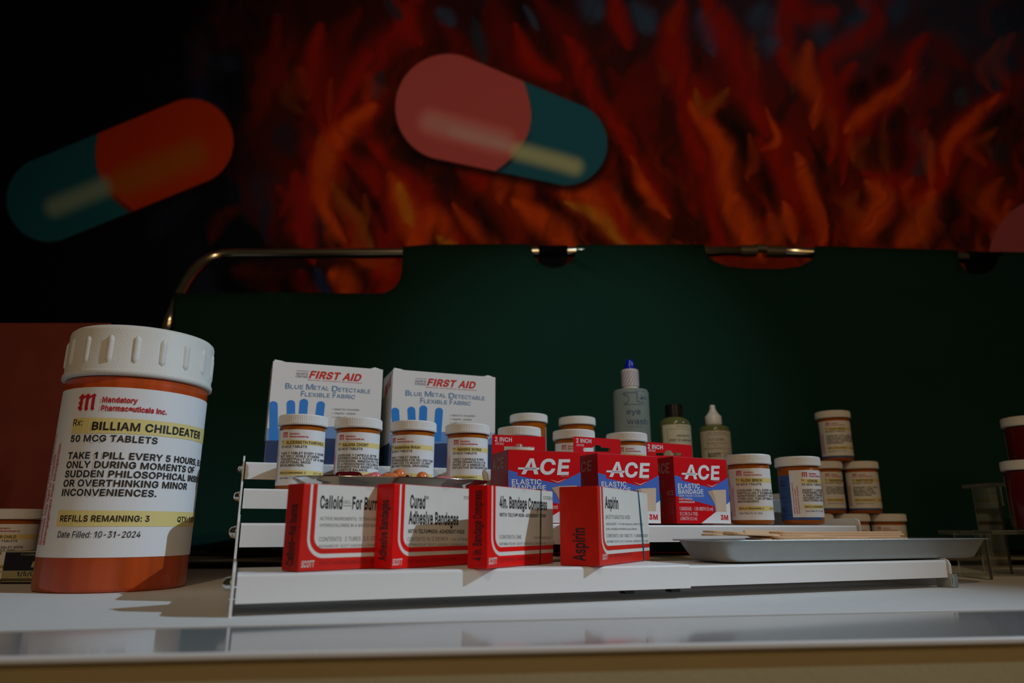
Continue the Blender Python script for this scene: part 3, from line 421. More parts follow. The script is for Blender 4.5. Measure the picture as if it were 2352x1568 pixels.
STROKES = [
 # left flame column
 ([(640, 40), (632, 120), (660, 220), (700, 290)], 16, RD), ([(740, 60), (730, 160), (735, 260), (760, 340)], 30, R1), ([(820, 20), (770, 110), (745, 210), (750, 300)], 26, RD),
 ([(900, -20), (930, 60), (870, 120), (800, 220), (770, 320)], 30, R1), ([(980, -20), (930, 60), (960, 110)], 20, R1), ([(1010, 60), (1060, 130), (1020, 160)], 26, RD),
 ([(880, 200), (820, 280), (760, 340), (720, 420), (690, 560)], 34, R1), ([(860, 240), (800, 300), (745, 360), (735, 460), (800, 560)], 26, OR), ([(700, 330), (650, 430), (620, 560)], 24, (58, 6, 2)),
 ([(680, 400), (690, 500), (720, 600)], 24, R1), ([(780, 360), (860, 420), (900, 500), (880, 590)], 34, R1), ([(850, 330), (930, 420), (990, 480), (1060, 560)], 30, R1),
 ([(900, 400), (930, 470), (960, 540), (970, 600)], 26, OR), ([(920, 420), (935, 480), (950, 520)], 13, YE), ([(760, 420), (820, 500), (870, 590)], 16, BR), ([(790, 380), (860, 460), (900, 540)], 12, DK),
 ([(560, 400), (580, 480), (640, 560)], 18, (40, 5, 2)), ([(480, 560), (500, 500), (560, 470)], 16, (44, 5, 2)), ([(660, 190), (665, 240), (690, 270)], 10, (60, 30, 4)), ([(655, 300), (665, 360)], 26, (16, 18, 28)), ([(880, 160), (870, 200), (860, 225)], 14, (22, 28, 32)),
 ([(620, 440), (610, 520), (630, 560)], 12, (14, 18, 30)), ([(940, 560), (1000, 500), (1040, 590)], 24, OR), ([(1040, 470), (1100, 540), (1160, 590)], 16, OR), ([(1000, 540), (1060, 590)], 12, YE),
 ([(900, 300), (960, 370), (1040, 420), (1100, 500), (1140, 600)], 24, DK), ([(1060, 400), (1140, 440), (1180, 520), (1170, 590)], 30, (90, 18, 2)), ([(1100, 380), (1120, 440)], 20, R1), ([(1010, 30), (1040, 60)], 18, GB), ([(1080, 40), (1100, 100), (1110, 150)], 16, (24, 30, 36)), ([(900, 0), (920, 50)], 14, (20, 26, 32)),
 # middle, above and right of the pink capsule
 ([(1130, -20), (1150, 80), (1230, 160), (1330, 200)], 34, RD), ([(1180, 60), (1220, 140), (1290, 180)], 20, R1), ([(1240, -20), (1300, 80), (1330, 160), (1400, 250)], 30, RD), ([(1300, 90), (1340, 150), (1380, 240), (1460, 330)], 22, R1),
 ([(1340, 0), (1380, 40)], 26, GB), ([(1460, 20), (1500, 60)], 24, GB), ([(1210, 10), (1240, 70)], 10, GB), ([(1440, 100), (1420, 40), (1420, -20)], 22, R1), ([(1400, 160), (1470, 260), (1480, 330)], 22, RD),
 ([(1290, 430), (1380, 470), (1470, 540), (1500, 600)], 42, OR), ([(1300, 460), (1380, 500), (1450, 560)], 16, YE), ([(1390, 420), (1430, 500), (1490, 570)], 20, R1), ([(1190, 470), (1260, 520), (1320, 590)], 28, OR), ([(1230, 430), (1280, 480)], 18, DK),
 ([(1400, 330), (1450, 430), (1500, 520), (1560, 590)], 20, DK), ([(1420, 300), (1470, 400), (1530, 470)], 22, R1), ([(1440, 360), (1490, 440), (1530, 500)], 12, OR),
 # right flames
 ([(1600, 20), (1620, 60), (1640, 130)], 20, (26, 42, 58)), ([(1470, 60), (1490, 30)], 16, GB), ([(1560, 0), (1545, 80), (1560, 180), (1620, 250), (1640, 330)], 34, R1), ([(1610, -10), (1650, 60), (1700, 140), (1720, 230), (1760, 320)], 36, R1),
 ([(1590, 240), (1640, 300), (1660, 380), (1680, 480), (1740, 590)], 26, OR), ([(1600, 210), (1620, 250), (1650, 230), (1670, 200)], 12, (110, 50, 6)), ([(1560, 180), (1580, 280), (1620, 400), (1640, 520), (1700, 600)], 22, R1),
 ([(1720, 240), (1790, 320), (1770, 370)], 24, R1), ([(1760, 250), (1785, 320), (1740, 350)], 10, OR), ([(1660, 260), (1700, 330), (1760, 420), (1810, 540), (1840, 600)], 22, DK), ([(1740, 330), (1830, 440), (1880, 520), (1880, 590)], 34, R1),
 ([(1820, 360), (1860, 430), (1885, 500), (1880, 560)], 18, OR), ([(1800, 460), (1830, 560)], 16, OR), ([(1850, 320), (1890, 400), (1905, 500), (1900, 580)], 12, DK), ([(1690, 460), (1720, 540), (1760, 600)], 30, OR), ([(1820, 180), (1800, 100), (1815, 20), (1860, -20)], 24, R1),
 ([(1810, 10), (1870, 40), (1920, 20)], 26, R1), ([(1860, 100), (1850, 160), (1880, 230), (1870, 300)], 22, OR), ([(1880, 60), (1890, 90)], 22, (26, 42, 56)), ([(1770, 60), (1740, 30)], 28, GB), ([(1760, 100), (1780, 110)], 22, GB),
 ([(1960, -20), (2010, 40), (1960, 90), (1900, 140), (1910, 230)], 26, R1), ([(1960, 150), (1910, 210), (1920, 290), (1900, 380)], 22, R1), ([(2120, 80), (2080, 150), (2070, 210), (2010, 260), (1950, 310), (1930, 420)], 32, R1),
 ([(2080, 160), (2040, 220), (1980, 270), (1940, 310)], 18, OR), ([(2130, 80), (2160, 110), (2220, 160)], 26, RD), ([(1970, 200), (1990, 230)], 24, DK), ([(2030, 150), (2010, 190)], 20, DK), ([(2010, 300), (2060, 330), (2060, 400), (2020, 440)], 16, RD),
 ([(2100, 300), (2130, 350), (2090, 400)], 22, (26, 32, 34)), ([(2080, 240), (2070, 300), (2060, 390)], 22, DK), ([(2310, 210), (2260, 250), (2200, 310), (2170, 370), (2140, 430), (2080, 470)], 30, R1), ([(2290, 220), (2230, 280), (2180, 330), (2170, 400)], 16, OR),
 ([(1990, 400), (2060, 430), (2130, 430), (2170, 380)], 28, R1), ([(1990, 420), (2020, 460), (1990, 520), (1960, 560)], 26, OR), ([(2140, 440), (2110, 510), (2060, 560)], 34, OR), ([(1940, 470), (1980, 560), (2080, 575)], 24, (92, 18, 2)),
 ([(2210, 450), (2170, 500), (2200, 560)], 40, DK), ([(2240, 400), (2290, 390)], 28, RD), ([(2330, 250), (2270, 300), (2260, 360)], 30, DK), ([(2352, 440), (2300, 470), (2240, 540)], 26, RD), ([(2352, 180), (2300, 200)], 24, RD),
 ([(2200, 210), (2210, 240)], 16, (34, 44, 46)), ([(2260, 90), (2320, 60), (2400, 80)], 46, (18, 26, 38)), ([(2140, 20), (2200, 40), (2290, 30)], 46, (20, 28, 36)), ([(2250, 130), (2330, 150)], 30, (18, 28, 42)), ([(2030, 20), (2060, -20)], 20, RD), ([(2280, 360), (2310, 340)], 22, (20, 22, 22)),
 ([(690, 620), (700, 660), (740, 700)], 18, RD), ([(760, 620), (800, 650), (790, 690)], 26, OR), ([(860, 620), (900, 640), (880, 690)], 30, R1), ([(720, 610), (735, 640), (755, 680)], 14, (20, 30, 52)), ([(540, 620), (600, 640), (640, 680)], 26, (44, 8, 2)),
 ([(1640, 590), (1740, 610), (1860, 600)], 26, (92, 18, 2)), ([(440, 230), (470, 250), (500, 280)], 34, (14, 20, 34)), ([(420, 430), (400, 470), (330, 540)], 36, (10, 13, 22)),
]
for s in STROKES: stroke(*s)
for k in range(110):      # dry-brush streaks following the flames
    x = rng.uniform(640, 2400); y = rng.uniform(60, 600); l = rng.uniform(50, 130); lean = rng.uniform(-0.5, 0.15) if x < 1900 else rng.uniform(-0.1, 0.8)
    if 880 < x < 1430 and 110 < y < 450: continue
    a = 0.12 + 0.4 * min(1, y / 500)
    c = [R1, OR, RD, DK, DK, BR][rng.integers(0, 6)]
    stroke([(x, y), (x - lean * l * 0.5 + rng.uniform(-14, 14), y - l * 0.5), (x + lean * l * 0.4, y - l)], rng.uniform(8, 20), c, a * 0.8)
def capsule(c0, c1, r, split, cA, cB, bulge, hi):
    """painted capsule: c0,c1 centres of the end caps in picture space of the mural"""
    c0 = np.array(c0, float); c1 = np.array(c1, float); d = c1 - c0; L = np.linalg.norm(d); u = d / L; v = np.array([-u[1], u[0]])
    for grow, off, col, a, sf in ((13, (3, 12), (5, 2, 2), 0.9, 12), (0, (0, 0), None, 1, 3)):
        X = PX - c0[0] - off[0]; Y = PY - c0[1] - off[1]; s = X * u[0] + Y * u[1]; t = X * v[0] + Y * v[1]
        sc = np.clip(s, 0, L); rr = r[0] + (r[1] - r[0]) * sc / L
        dd = np.hypot(s - sc, t) - rr
        if col: blend(sm(sf, -sf, dd - grow * 0.3) * a, col); continue
        inside = sm(sf, -sf, dd)
        edge = split * L + bulge * (1 - (t / rr) ** 2)
        mb = sm(-2, 2, s - edge)
        blend(inside * (1 - mb), cA); blend(inside * mb, cB)
        blend(inside * sm(10, 1, np.abs(s - edge - 5)) * 0.75 * sm(-0.3, 0.9, t / rr), (30, 14, 16))
        for (s0, s1, tt, w, col2, al) in hi:
            ds = np.maximum(np.maximum(s0 * L - s, s - s1 * L), 0)
            blend(inside * sm(1.3, 0.1, np.hypot(ds / w, (t - tt * rr) / w)) * al, col2)
TEAL = (22, 62, 68)
capsule((112, 458), (438, 325), (97, 98), 0.46, (10, 54, 56), (124, 28, 3), -34, [(0.02, 0.36, 0.22, 30, (88, 96, 74), 0.9), (0.5, 0.98, 0.3, 44, (112, 54, 4), 0.8)])
capsule((1030, 246), (1300, 330), (122, 95), 0.52, (138, 56, 50), TEAL, 46, [(-0.10, 0.50, 0.36, 34, (176, 106, 92), 0.6), (0.1, 0.6, 0.42, 16, (180, 112, 98), 0.5), (0.66, 1.12, 0.47, 26, (132, 128, 86), 0.85)])
capsule((2420, 600), (2700, 760), (150, 150), 0.7, (108, 44, 42), TEAL, 30, [(0, 0.5, 0.2, 30, (140, 90, 80), 0.6)])
IMG = np.clip(IMG, 0, 1)
ALB = 3.0          # paint brightness under the gallery light
nx = len(GX); ny = len(GY)
rx = (PX - 1176) / FPX; rb = (784 - PY) / FPX
cy_, sy_ = math.cos(PITCH), math.sin(PITCH)
dy = cy_ - rb * sy_; WXc = rx / dy * WY; WZc = ZC + (sy_ + rb * cy_) / dy * WY
V = np.stack([WXc, np.full_like(WXc, WY), WZc], -1).reshape(-1, 3)
idx = np.arange(nx * ny).reshape(ny, nx)
Q = np.stack([idx[1:, :-1], idx[1:, 1:], idx[:-1, 1:], idx[:-1, :-1]], -1).reshape(-1, 4)
me = bpy.data.meshes.new('mural_paint'); me.vertices.add(len(V)); me.vertices.foreach_set('co', V.ravel())
me.loops.add(Q.size); me.loops.foreach_set('vertex_index', Q.ravel().astype(np.int32))
me.polygons.add(len(Q)); me.polygons.foreach_set('loop_start', np.arange(0, Q.size, 4, dtype=np.int32)); me.polygons.foreach_set('loop_total', np.full(len(Q), 4, dtype=np.int32))
me.update(calc_edges=True)
ca = me.color_attributes.new('paint', 'FLOAT_COLOR', 'POINT')
ca.data.foreach_set('color', np.concatenate([np.clip(IMG * (ALB * np.array([1.0, 1.28, 1.9])), 0, 0.9).reshape(-1, 3), np.ones((nx * ny, 1))], 1).ravel())
mm = bpy.data.materials.new('mural_paint'); mm.use_nodes = True; nt = mm.node_tree; b = nt.nodes['Principled BSDF']
at = nt.nodes.new('ShaderNodeAttribute'); at.attribute_name = 'paint'; nt.links.new(at.outputs['Color'], b.inputs['Base Color']); b.inputs['Roughness'].default_value = 0.85; b.inputs['Specular IOR Level'].default_value = 0.15
nz = nt.nodes.new('ShaderNodeTexNoise'); nz.inputs['Scale'].default_value = 260; bp = nt.nodes.new('ShaderNodeBump'); bp.inputs['Strength'].default_value = 0.25; bp.inputs['Distance'].default_value = 0.001
nt.links.new(nz.outputs[0], bp.inputs['Height']); nt.links.new(bp.outputs[0], b.inputs['Normal'])
me.materials.append(mm)
wall = mobj('wall_back', *box(-3, 3, WY + 0.001, WY + 0.12, 0, 3.2), mat('dark_wall_paint', (0.012, 0.010, 0.014), 0.8)); wall['kind'] = 'structure'
mo = bpy.data.objects.new('mural', me); link(mo, wall)

# ------------------------------------------------------------------ plinth, glossy top, white board
def line_at(p, q, x): return p[1] + (q[1] - p[1]) * (x - p[0]) / (q[0] - p[0])
GT = TABLE - 0.0006
e0 = at_z(0, 1508, GT); e1 = at_z(2352, 1462, GT); m0 = at_z(0, 1447, TABLE); m1 = at_z(2352, 1398, TABLE); k0 = (-0.39, 0.955); k1 = (0.6325, 1.04)
XL, XR = -0.95, 1.25
def slab(l0, l1, z0, z1, inset=0.0):
    a = line_at(l0, l1, XL) + inset; b_ = line_at(l0, l1, XR) + inset; c = line_at(k0, k1, XR); d = line_at(k0, k1, XL)
    P = [(XL, a), (XR, b_), (XR, c), (XL, d)]
    V = [(x, y, z0) for x, y in P] + [(x, y, z1) for x, y in P]
    return V, [(3, 2, 1, 0), (4, 5, 6, 7), (0, 1, 5, 4), (1, 2, 6, 5), (2, 3, 7, 6), (3, 0, 4, 7)]
pl = thing('display_table', 'long white topped display table with a glossy front strip and tan front panel', 'table', (0, 0.6, 0))
def rel(VF, o): return [(x - o[0], y - o[1], z - o[2]) for x, y, z in VF[0]], VF[1]
t0 = (0, 0.6, 0)
mobj('front_panel', *rel(slab(e0, e1, 0.0, GT - 0.0025, 0.001), t0), M_front, pl)
tt = mobj('tabletop', *rel(slab(e0, e1, GT - 0.0025, GT), t0), M_gloss, pl, bevel=0.0015, segs=3); tt['label'] = 'glossy pale grey tabletop'
mobj('top_board', *rel(slab(m0, m1, GT, TABLE), t0), M_mat, pl, bevel=0.0005)['label'] = 'matte white board covering the tabletop'

_f0 = (e0[0], e0[1] - 0.0016); _f1 = (e1[0], e1[1] - 0.0016); ya, yb2 = line_at(_f0, _f1, XL), line_at(_f0, _f1, XR)
_tr = [(XL, ya, GT - 0.0034), (XR, yb2, GT - 0.0034), (XR, yb2 + 0.0026, GT - 0.0034), (XL, ya + 0.0026, GT - 0.0034)]; _tr += [(x, y, GT + 0.0002) for x, y, z in _tr]
mobj('edge_strip', *rel((_tr, [(3, 2, 1, 0), (4, 5, 6, 7), (0, 1, 5, 4), (1, 2, 6, 5), (2, 3, 7, 6), (3, 0, 4, 7)]), t0), M_white, pl, bevel=0.0012, segs=3)['label'] = 'pale rounded edge strip'

# ------------------------------------------------------------------ folding cot standing on its side behind the table
zb = TABLE + 0.018; zt = at_y(700, 584, 1.29)[2]
def Yb(x): return line_at(k0, k1, x) + 0.012
HX = 0.452          # x of the hinge
def Yt(x): return 1.29 - 0.012 * (x + 0.35) / 0.8 if x < HX else 1.278 + (x - HX) * 0.085
def surfY(x, z): return Yb(x) + (Yt(x) - Yb(x)) * (z - zb) / (zt - zb)
def on_canvas(px, py, off=0.0):
    r = ray(px, py); lo, hi = 0.5, 2.5
    for _ in range(40):
        m = (lo + hi) / 2; p = O + r * m
        if p[1] < surfY(p[0], p[2]) - off: lo = m
        else: hi = m
    return O + r * lo
cot = thing('folding_cot', 'dark green canvas folding cot stood on its side behind the table', 'cot', (0.1, 1.0, TABLE))
c0 = (0.1, 1.0, TABLE)
RR = 0.0108
def arc(cx, cy, rx_, ry_, a0, a1, n=8): return [(cx + rx_ * math.cos(R_(a0 + (a1 - a0) * i / n)), cy + ry_ * math.sin(R_(a0 + (a1 - a0) * i / n))) for i in range(n + 1)]
def rail_y(px): return 583 - (px - 600) * 0.0057 if px < 1745 else 577 + (px - 1745) * 0.031
top = lambda px: rail_y(px) - 16.0 - (3 if 925 < px < 1220 else 0)
out = [(385, 1262), (387, 900), (400, 673)] + [(x, 673 + 1.5 * math.sin(x / 60)) for x in range(440, 860, 40)]
out += arc(872, 622, 50, 52, 90, 10, 6) + [(924, 600), (925, top(925) + 2)]
out += [(x, top(x)) for x in (980, 1060, 1140, 1200)] + [(1221, top(1221))] + arc(1273, 570, 51, 46, 170, 10, 10) + [(1325, top(1325))]
out += [(x, top(x)) for x in (1400, 1480, 1560)] + [(1617, top(1617))] + [(1622, 582), (1640, 600), (1670, 612), (1720, 617), (1790, 618), (1838, 612), (1862, 598), (1871, 584), (1871, top(1871))]
out += [(x, top(x)) for x in (1950, 2040, 2130)] + [(2200, top(2200))] + arc(2247, 590, 46, 40, 170, 10, 8) + [(2294, top(2294))] + [(x, top(x)) for x in (2400, 2550, 2700)] + [(2740, top(2740)), (2740, 1262)]
inner = [(x, y) for x in np.arange(410, 2720, 30) for y in np.arange(600, 1250, 36)] + [(x, y) for x in np.arange(1300, 1560, 9) for y in np.arange(572, 690, 9)]
def inpoly(p, P):
    c = False; j = len(P) - 1
    for i in range(len(P)):
        if (P[i][1] > p[1]) != (P[j][1] > p[1]) and p[0] < (P[j][0] - P[i][0]) * (p[1] - P[i][1]) / (P[j][1] - P[i][1]) + P[i][0]: c = not c
        j = i
    return c
far = lambda p: all((p[0] - q[0]) ** 2 + (p[1] - q[1]) ** 2 > 49 for q in out)
inner = [p for p in inner if inpoly(p, out) and far(p)]
pts = [Vector((x, y)) for x, y in out + inner]
vs, es, fs, *_ = delaunay_2d_cdt(pts, [(i, (i + 1) % len(out)) for i in range(len(out))], [], 1, 1e-5)
CV = []
for v in vs:
    d = 0.0
    x, y = v
    if 1300 < x < 1560 and y < 690:      # pull wrinkles running down right from the strap
        s = (x - 1300) * 0.5 + (590 - y) ; q = max(0, 1 - abs(y - 612) / 62) * max(0, 1 - (x - 1320) / 230)
        d += 0.008 * q * math.sin(s / 7.5)
    ty = top(x)
    d += 0.0012
    p = on_canvas(x, y, RR + 0.001 + d); CV.append(tuple(p - np.array(c0)))
cv = mobj('canvas', CV, [tuple(reversed(f)) for f in fs], M_canvas, cot, smooth=True)
sd = cv.modifiers.new('cloth', 'SOLIDIFY'); sd.thickness = 0.0014; sd.offset = 0
for dyy in (0, 8):       # the two seam lines below the sleeve
    P = [on_canvas(x, 680 + dyy + 3 * math.sin(x / 170) , RR + 0.0022) - np.array(c0) for x in range(930, 2720, 30)]
    mobj('seam', *tube(P, 0.0007, 5), mat('dark_thread', (0.004, 0.018, 0.012), 0.8), cv)
def railpt(px): 
    p = on_canvas(px, rail_y(px), 0.0); return p
bend = [on_canvas(*q) for q in ((385, 760), (398, 715), (412, 680), (425, 655), (442, 628), (462, 607), (486, 592), (512, 585), (545, 583.3))]
P = [p - np.array(c0) for p in bend] + [railpt(x) - np.array(c0) for x in (600, 800, 1100, 1400, 1600, 1728)]
mobj('rail', *tube(P, RR, 20), M_rail, cot, smooth=True)['label'] = 'bent metal side rail'
P = [railpt(x) - np.array(c0) for x in (1764, 1900, 2200, 2500, 2760)]
mobj('rail', *tube(P, RR, 20), M_rail, cot, smooth=True)
hg = [railpt(x) - np.array(c0) for x in (1700, 1735)]; mobj('hinge', *tube(hg, RR * 1.12, 20), mat('worn_nickel', (0.5, 0.45, 0.36), 0.35, metal=1), cot, smooth=False)
hg = [railpt(x) - np.array(c0) for x in (1757, 1800)]; mobj('hinge', *tube(hg, RR * 1.12, 20), MATS['worn_nickel'], cot, smooth=False)
hp = [on_canvas(x, y, RR * 0.2) - np.array(c0) for x, y in ((1735, 570), (1757, 571))]; mobj('hinge_plate', *tube(hp, RR * 0.8, 12), MATS['worn_nickel'], cot)
for xa, xb, cx, ryy in ((1237, 1303, 1270, 40), (2220, 2292, 2256, 38)):
    st = mobj('strap', *tube([railpt(xa) - np.array(c0), railpt(xb) - np.array(c0)], RR * 1.25, 18), M_strap, cot, smooth=True)
    Pl = [(xa, rail_y(xa))] + [(xb, rail_y(xb))] + arc(cx, rail_y(cx) + 4, (xb - xa) / 2 + 2, ryy, 0, 180, 10)
    q = [on_canvas(x, y, 0.001) - np.array(c0) for x, y in Pl]; n = len(q)
    mobj('strap_loop', [tuple(v) for v in q] + [tuple(v + np.array([0, 0.006, 0])) for v in q], [tuple(range(n)), tuple(reversed(range(n, 2 * n)))] + [(i, (i + 1) % n, (i + 1) % n + n, i + n) for i in range(n)], M_strap, st)
P = [(x - c0[0], Yb(x) - c0[1] + 0.004, zb - 0.008 - c0[2]) for x in (-0.5, 0, 0.5, 1.25)]
mobj('lower_rail', *tube(P, 0.0095, 18), M_rail, cot, smooth=True)

# ------------------------------------------------------------------ four-tier extending shelf rack
RA = R_(20.98); SH0 = ZC - 0.027; RO = at_z(541, 1318, SH0)
U = np.array([math.cos(RA), math.sin(RA)]); Vd = np.array([-U[1], U[0]])
STEP = [(0.0, 0.0), (0.095, 0.0305), (0.19, 0.0605), (0.285, 0.0915)]
RL = 0.6013
def rk(u, row, v=0.0, dz=0.0):
    p = RO[:2] + U * u + Vd * (STEP[row][0] + v); return (float(p[0]), float(p[1]), float(SH0 + STEP[row][1] + dz))
def rk_px(px, row, v, py):          # position on a tier under picture column px
    r = ray(px, py); p = RO[:2] + Vd * (STEP[row][0] + v); t = -(p[0] * r[1] - p[1] * r[0]) / (U[0] * r[1] - U[1] * r[0])
    q = p + U * t; return (float(q[0]), float(q[1]), float(SH0 + STEP[row][1])), float(t)
rack = thing('shelf_rack', 'white metal four-tier stepped display rack with chrome cap nuts', 'rack', (float(RO[0]), float(RO[1]), TABLE), RA)
def prof(lip, depth, rd, th):
    a = [(depth, 0), ] + [(rd - rd * math.sin(R_(t)), -rd + rd * math.cos(R_(t))) for t in range(0, 91, 18)] + [(0, -lip)]
    b_ = [(th, -lip), (th, -rd)] + [(rd - (rd - th) * math.sin(R_(t)), -rd + (rd - th) * math.cos(R_(t))) for t in range(90, -1, -30)] + [(depth, -th)]
    return a + b_
def extr(P, x0, x1):
    n = len(P); V = [(x0, y, z) for y, z in P] + [(x1, y, z) for y, z in P]
    Fc = [(i, i + n, (i + 1) % n + n, (i + 1) % n) for i in range(n)] + [tuple(range(n)), tuple(reversed(range(n, 2 * n)))]
    return V, Fc
for k, (dv, dh) in enumerate(STEP):
    zz = SH0 + dh - TABLE; uo = 0.0012; us = 0.325
    P = [(y + dv, z + zz) for y, z in prof(0.0172, 0.074, 0.0018, 0.0009)]
    mobj('shelf', *extr(P, uo, us), M_white, rack)['label'] = 'outer half of a tier, slightly deeper lip'
    P = [(y + dv + 0.0012, z + zz - 0.0010) for y, z in prof(0.0150, 0.072, 0.0018, 0.0009)]
    mobj('shelf', *extr(P, 0.27, RL - 0.0012), M_white, rack)['label'] = 'inner sliding half of a tier'
def side_prof(low=False):
    P = [(0.0, 0.0)]
    for k, (dv, dh) in enumerate(STEP):
        zt_ = SH0 + dh - TABLE + (0.0062 if k or not low else 0.0002)
        if k: P.append((dv - 0.001, SH0 + STEP[k - 1][1] - TABLE + (0.0002 if low and k == 1 else 0.0062)))
        P += [(dv - 0.001, zt_ - 0.005), (dv + 0.0006, zt_ - 0.0015), (dv + 0.004, zt_)]
    P += [(0.362, SH0 + STEP[3][1] - TABLE + 0.0062), (0.362, 0.0), (0.345, 0.0), (0.342, 0.0018), (0.017, 0.0018), (0.014, 0.0)]
    return P
for x0, x1 in ((-0.0016, 0.0), (RL, RL + 0.0016)):
    P = side_prof(x0 > 0.1); tri = tessellate_polygon([[Vector((y, z, 0)) for y, z in P]]); n = len(P)
    V = [(x0, y, z) for y, z in P] + [(x1, y, z) for y, z in P]
    Fc = [tuple(t) for t in tri] + [tuple(i + n for i in reversed(t)) for t in tri] + [(i, i + n, (i + 1) % n + n, (i + 1) % n) for i in range(n)]
    sp = mobj('side_panel', V, Fc, M_white, rack)
    sgn = -1 if x0 < 0 else 1; xe = x0 if x0 < 0 else x1
    for (dv, dh) in STEP:
        Vn, Fn = lathe([(0.0048, 0), (0.0048, 0.0012), (0.0042, 0.0014), (0.0042, 0.0026), (0.0036, 0.0040), (0.0022, 0.0050), (0.0005, 0.0053)], 18)
        Vn = [(xe + sgn * z, dv + 0.012 + x, SH0 + dh - TABLE - 0.0065 + y) for x, y, z in Vn]
        mobj('cap_nut', Vn, Fn, M_chrome, sp, smooth=True)
    ft = box(xe - 0.0045 if sgn > 0 else xe - 0.0005, xe + 0.0005 if sgn > 0 else xe + 0.0045, -0.002, 0.012, 0.0, 0.010)
    if sgn > 0: mobj('foot_cap', *box(xe - 0.003, xe + 0.0035, -0.003, 0.014, 0.0002, 0.012), M_acryl, sp, bevel=0.0006)
for uu in (0.27, 0.31):
    mobj('slide_clip', *box(uu, uu + 0.008, 0.004, 0.012, SH0 - TABLE - 0.020, SH0 - TABLE - 0.0166), M_blackcap, rack)

# ------------------------------------------------------------------ pill bottles
def bodies():
    R = 0.0212
    b = lathe([(R - 0.002, 0.0), (R - 0.0004, 0.0012), (R, 0.003), (R, 0.0585), (R - 0.0012, 0.0592), (R - 0.0012, 0.0605)], 64)
    c = []; z0 = 0.0600
    rib = lambda i, r, z: 1 + (0.012 if (i % 2 == 0 and z0 + 0.0015 < z < z0 + 0.0083) else 0)
    c = lathe([(0.0218, z0), (0.0232, z0 + 0.0002), (0.0234, z0 + 0.001), (0.0234, z0 + 0.002), (0.0230, z0 + 0.0022), (0.0230, z0 + 0.0080), (0.0232, z0 + 0.0086), (0.0226, z0 + 0.0097), (0.0205, z0 + 0.0102), (0.0200, z0 + 0.0098), (0.004, z0 + 0.0098)], 180, rib)
    return b, c
_b, _c = bodies()
VR = 0.0212
ME_body = None; ME_cap = None
def blackletter(A, x, z, w, h):
    """red gothic letter mark"""
    q = lambda P: A.poly([(x + a * w, z + b * h) for a, b in P])
    for c in (0.15, 0.50, 0.85):
        q([(c - 0.09, 0.10), (c, 0.0), (c + 0.13, 0.12), (c + 0.08, 0.2), (c + 0.08, 0.82), (c + 0.14, 0.9), (c, 1.0), (c - 0.12, 0.86), (c - 0.09, 0.8)])
    for a, b_ in ((0.22, 0.45), (0.57, 0.80)):
        q([(a - 0.02, 0.80), (b_ + 0.02, 0.96), (b_ + 0.02, 0.84), (a - 0.02, 0.68)])
    q([(-0.02, 0.50), (0.10, 0.60), (0.25, 0.52), (0.25, 0.44), (0.10, 0.50), (-0.02, 0.40)])
    q([(-0.04, 0.22), (0.08, 0.32), (0.10, 0.18), (0.04, 0.08)]); q([(-0.06, 0.78), (0.08, 0.92), (0.08, 0.80), (0.0, 0.70)])
WARN = ['Warning: Excessive use of Happyness', 'Gummies may lead to complete', 'disengagement from introspection.']
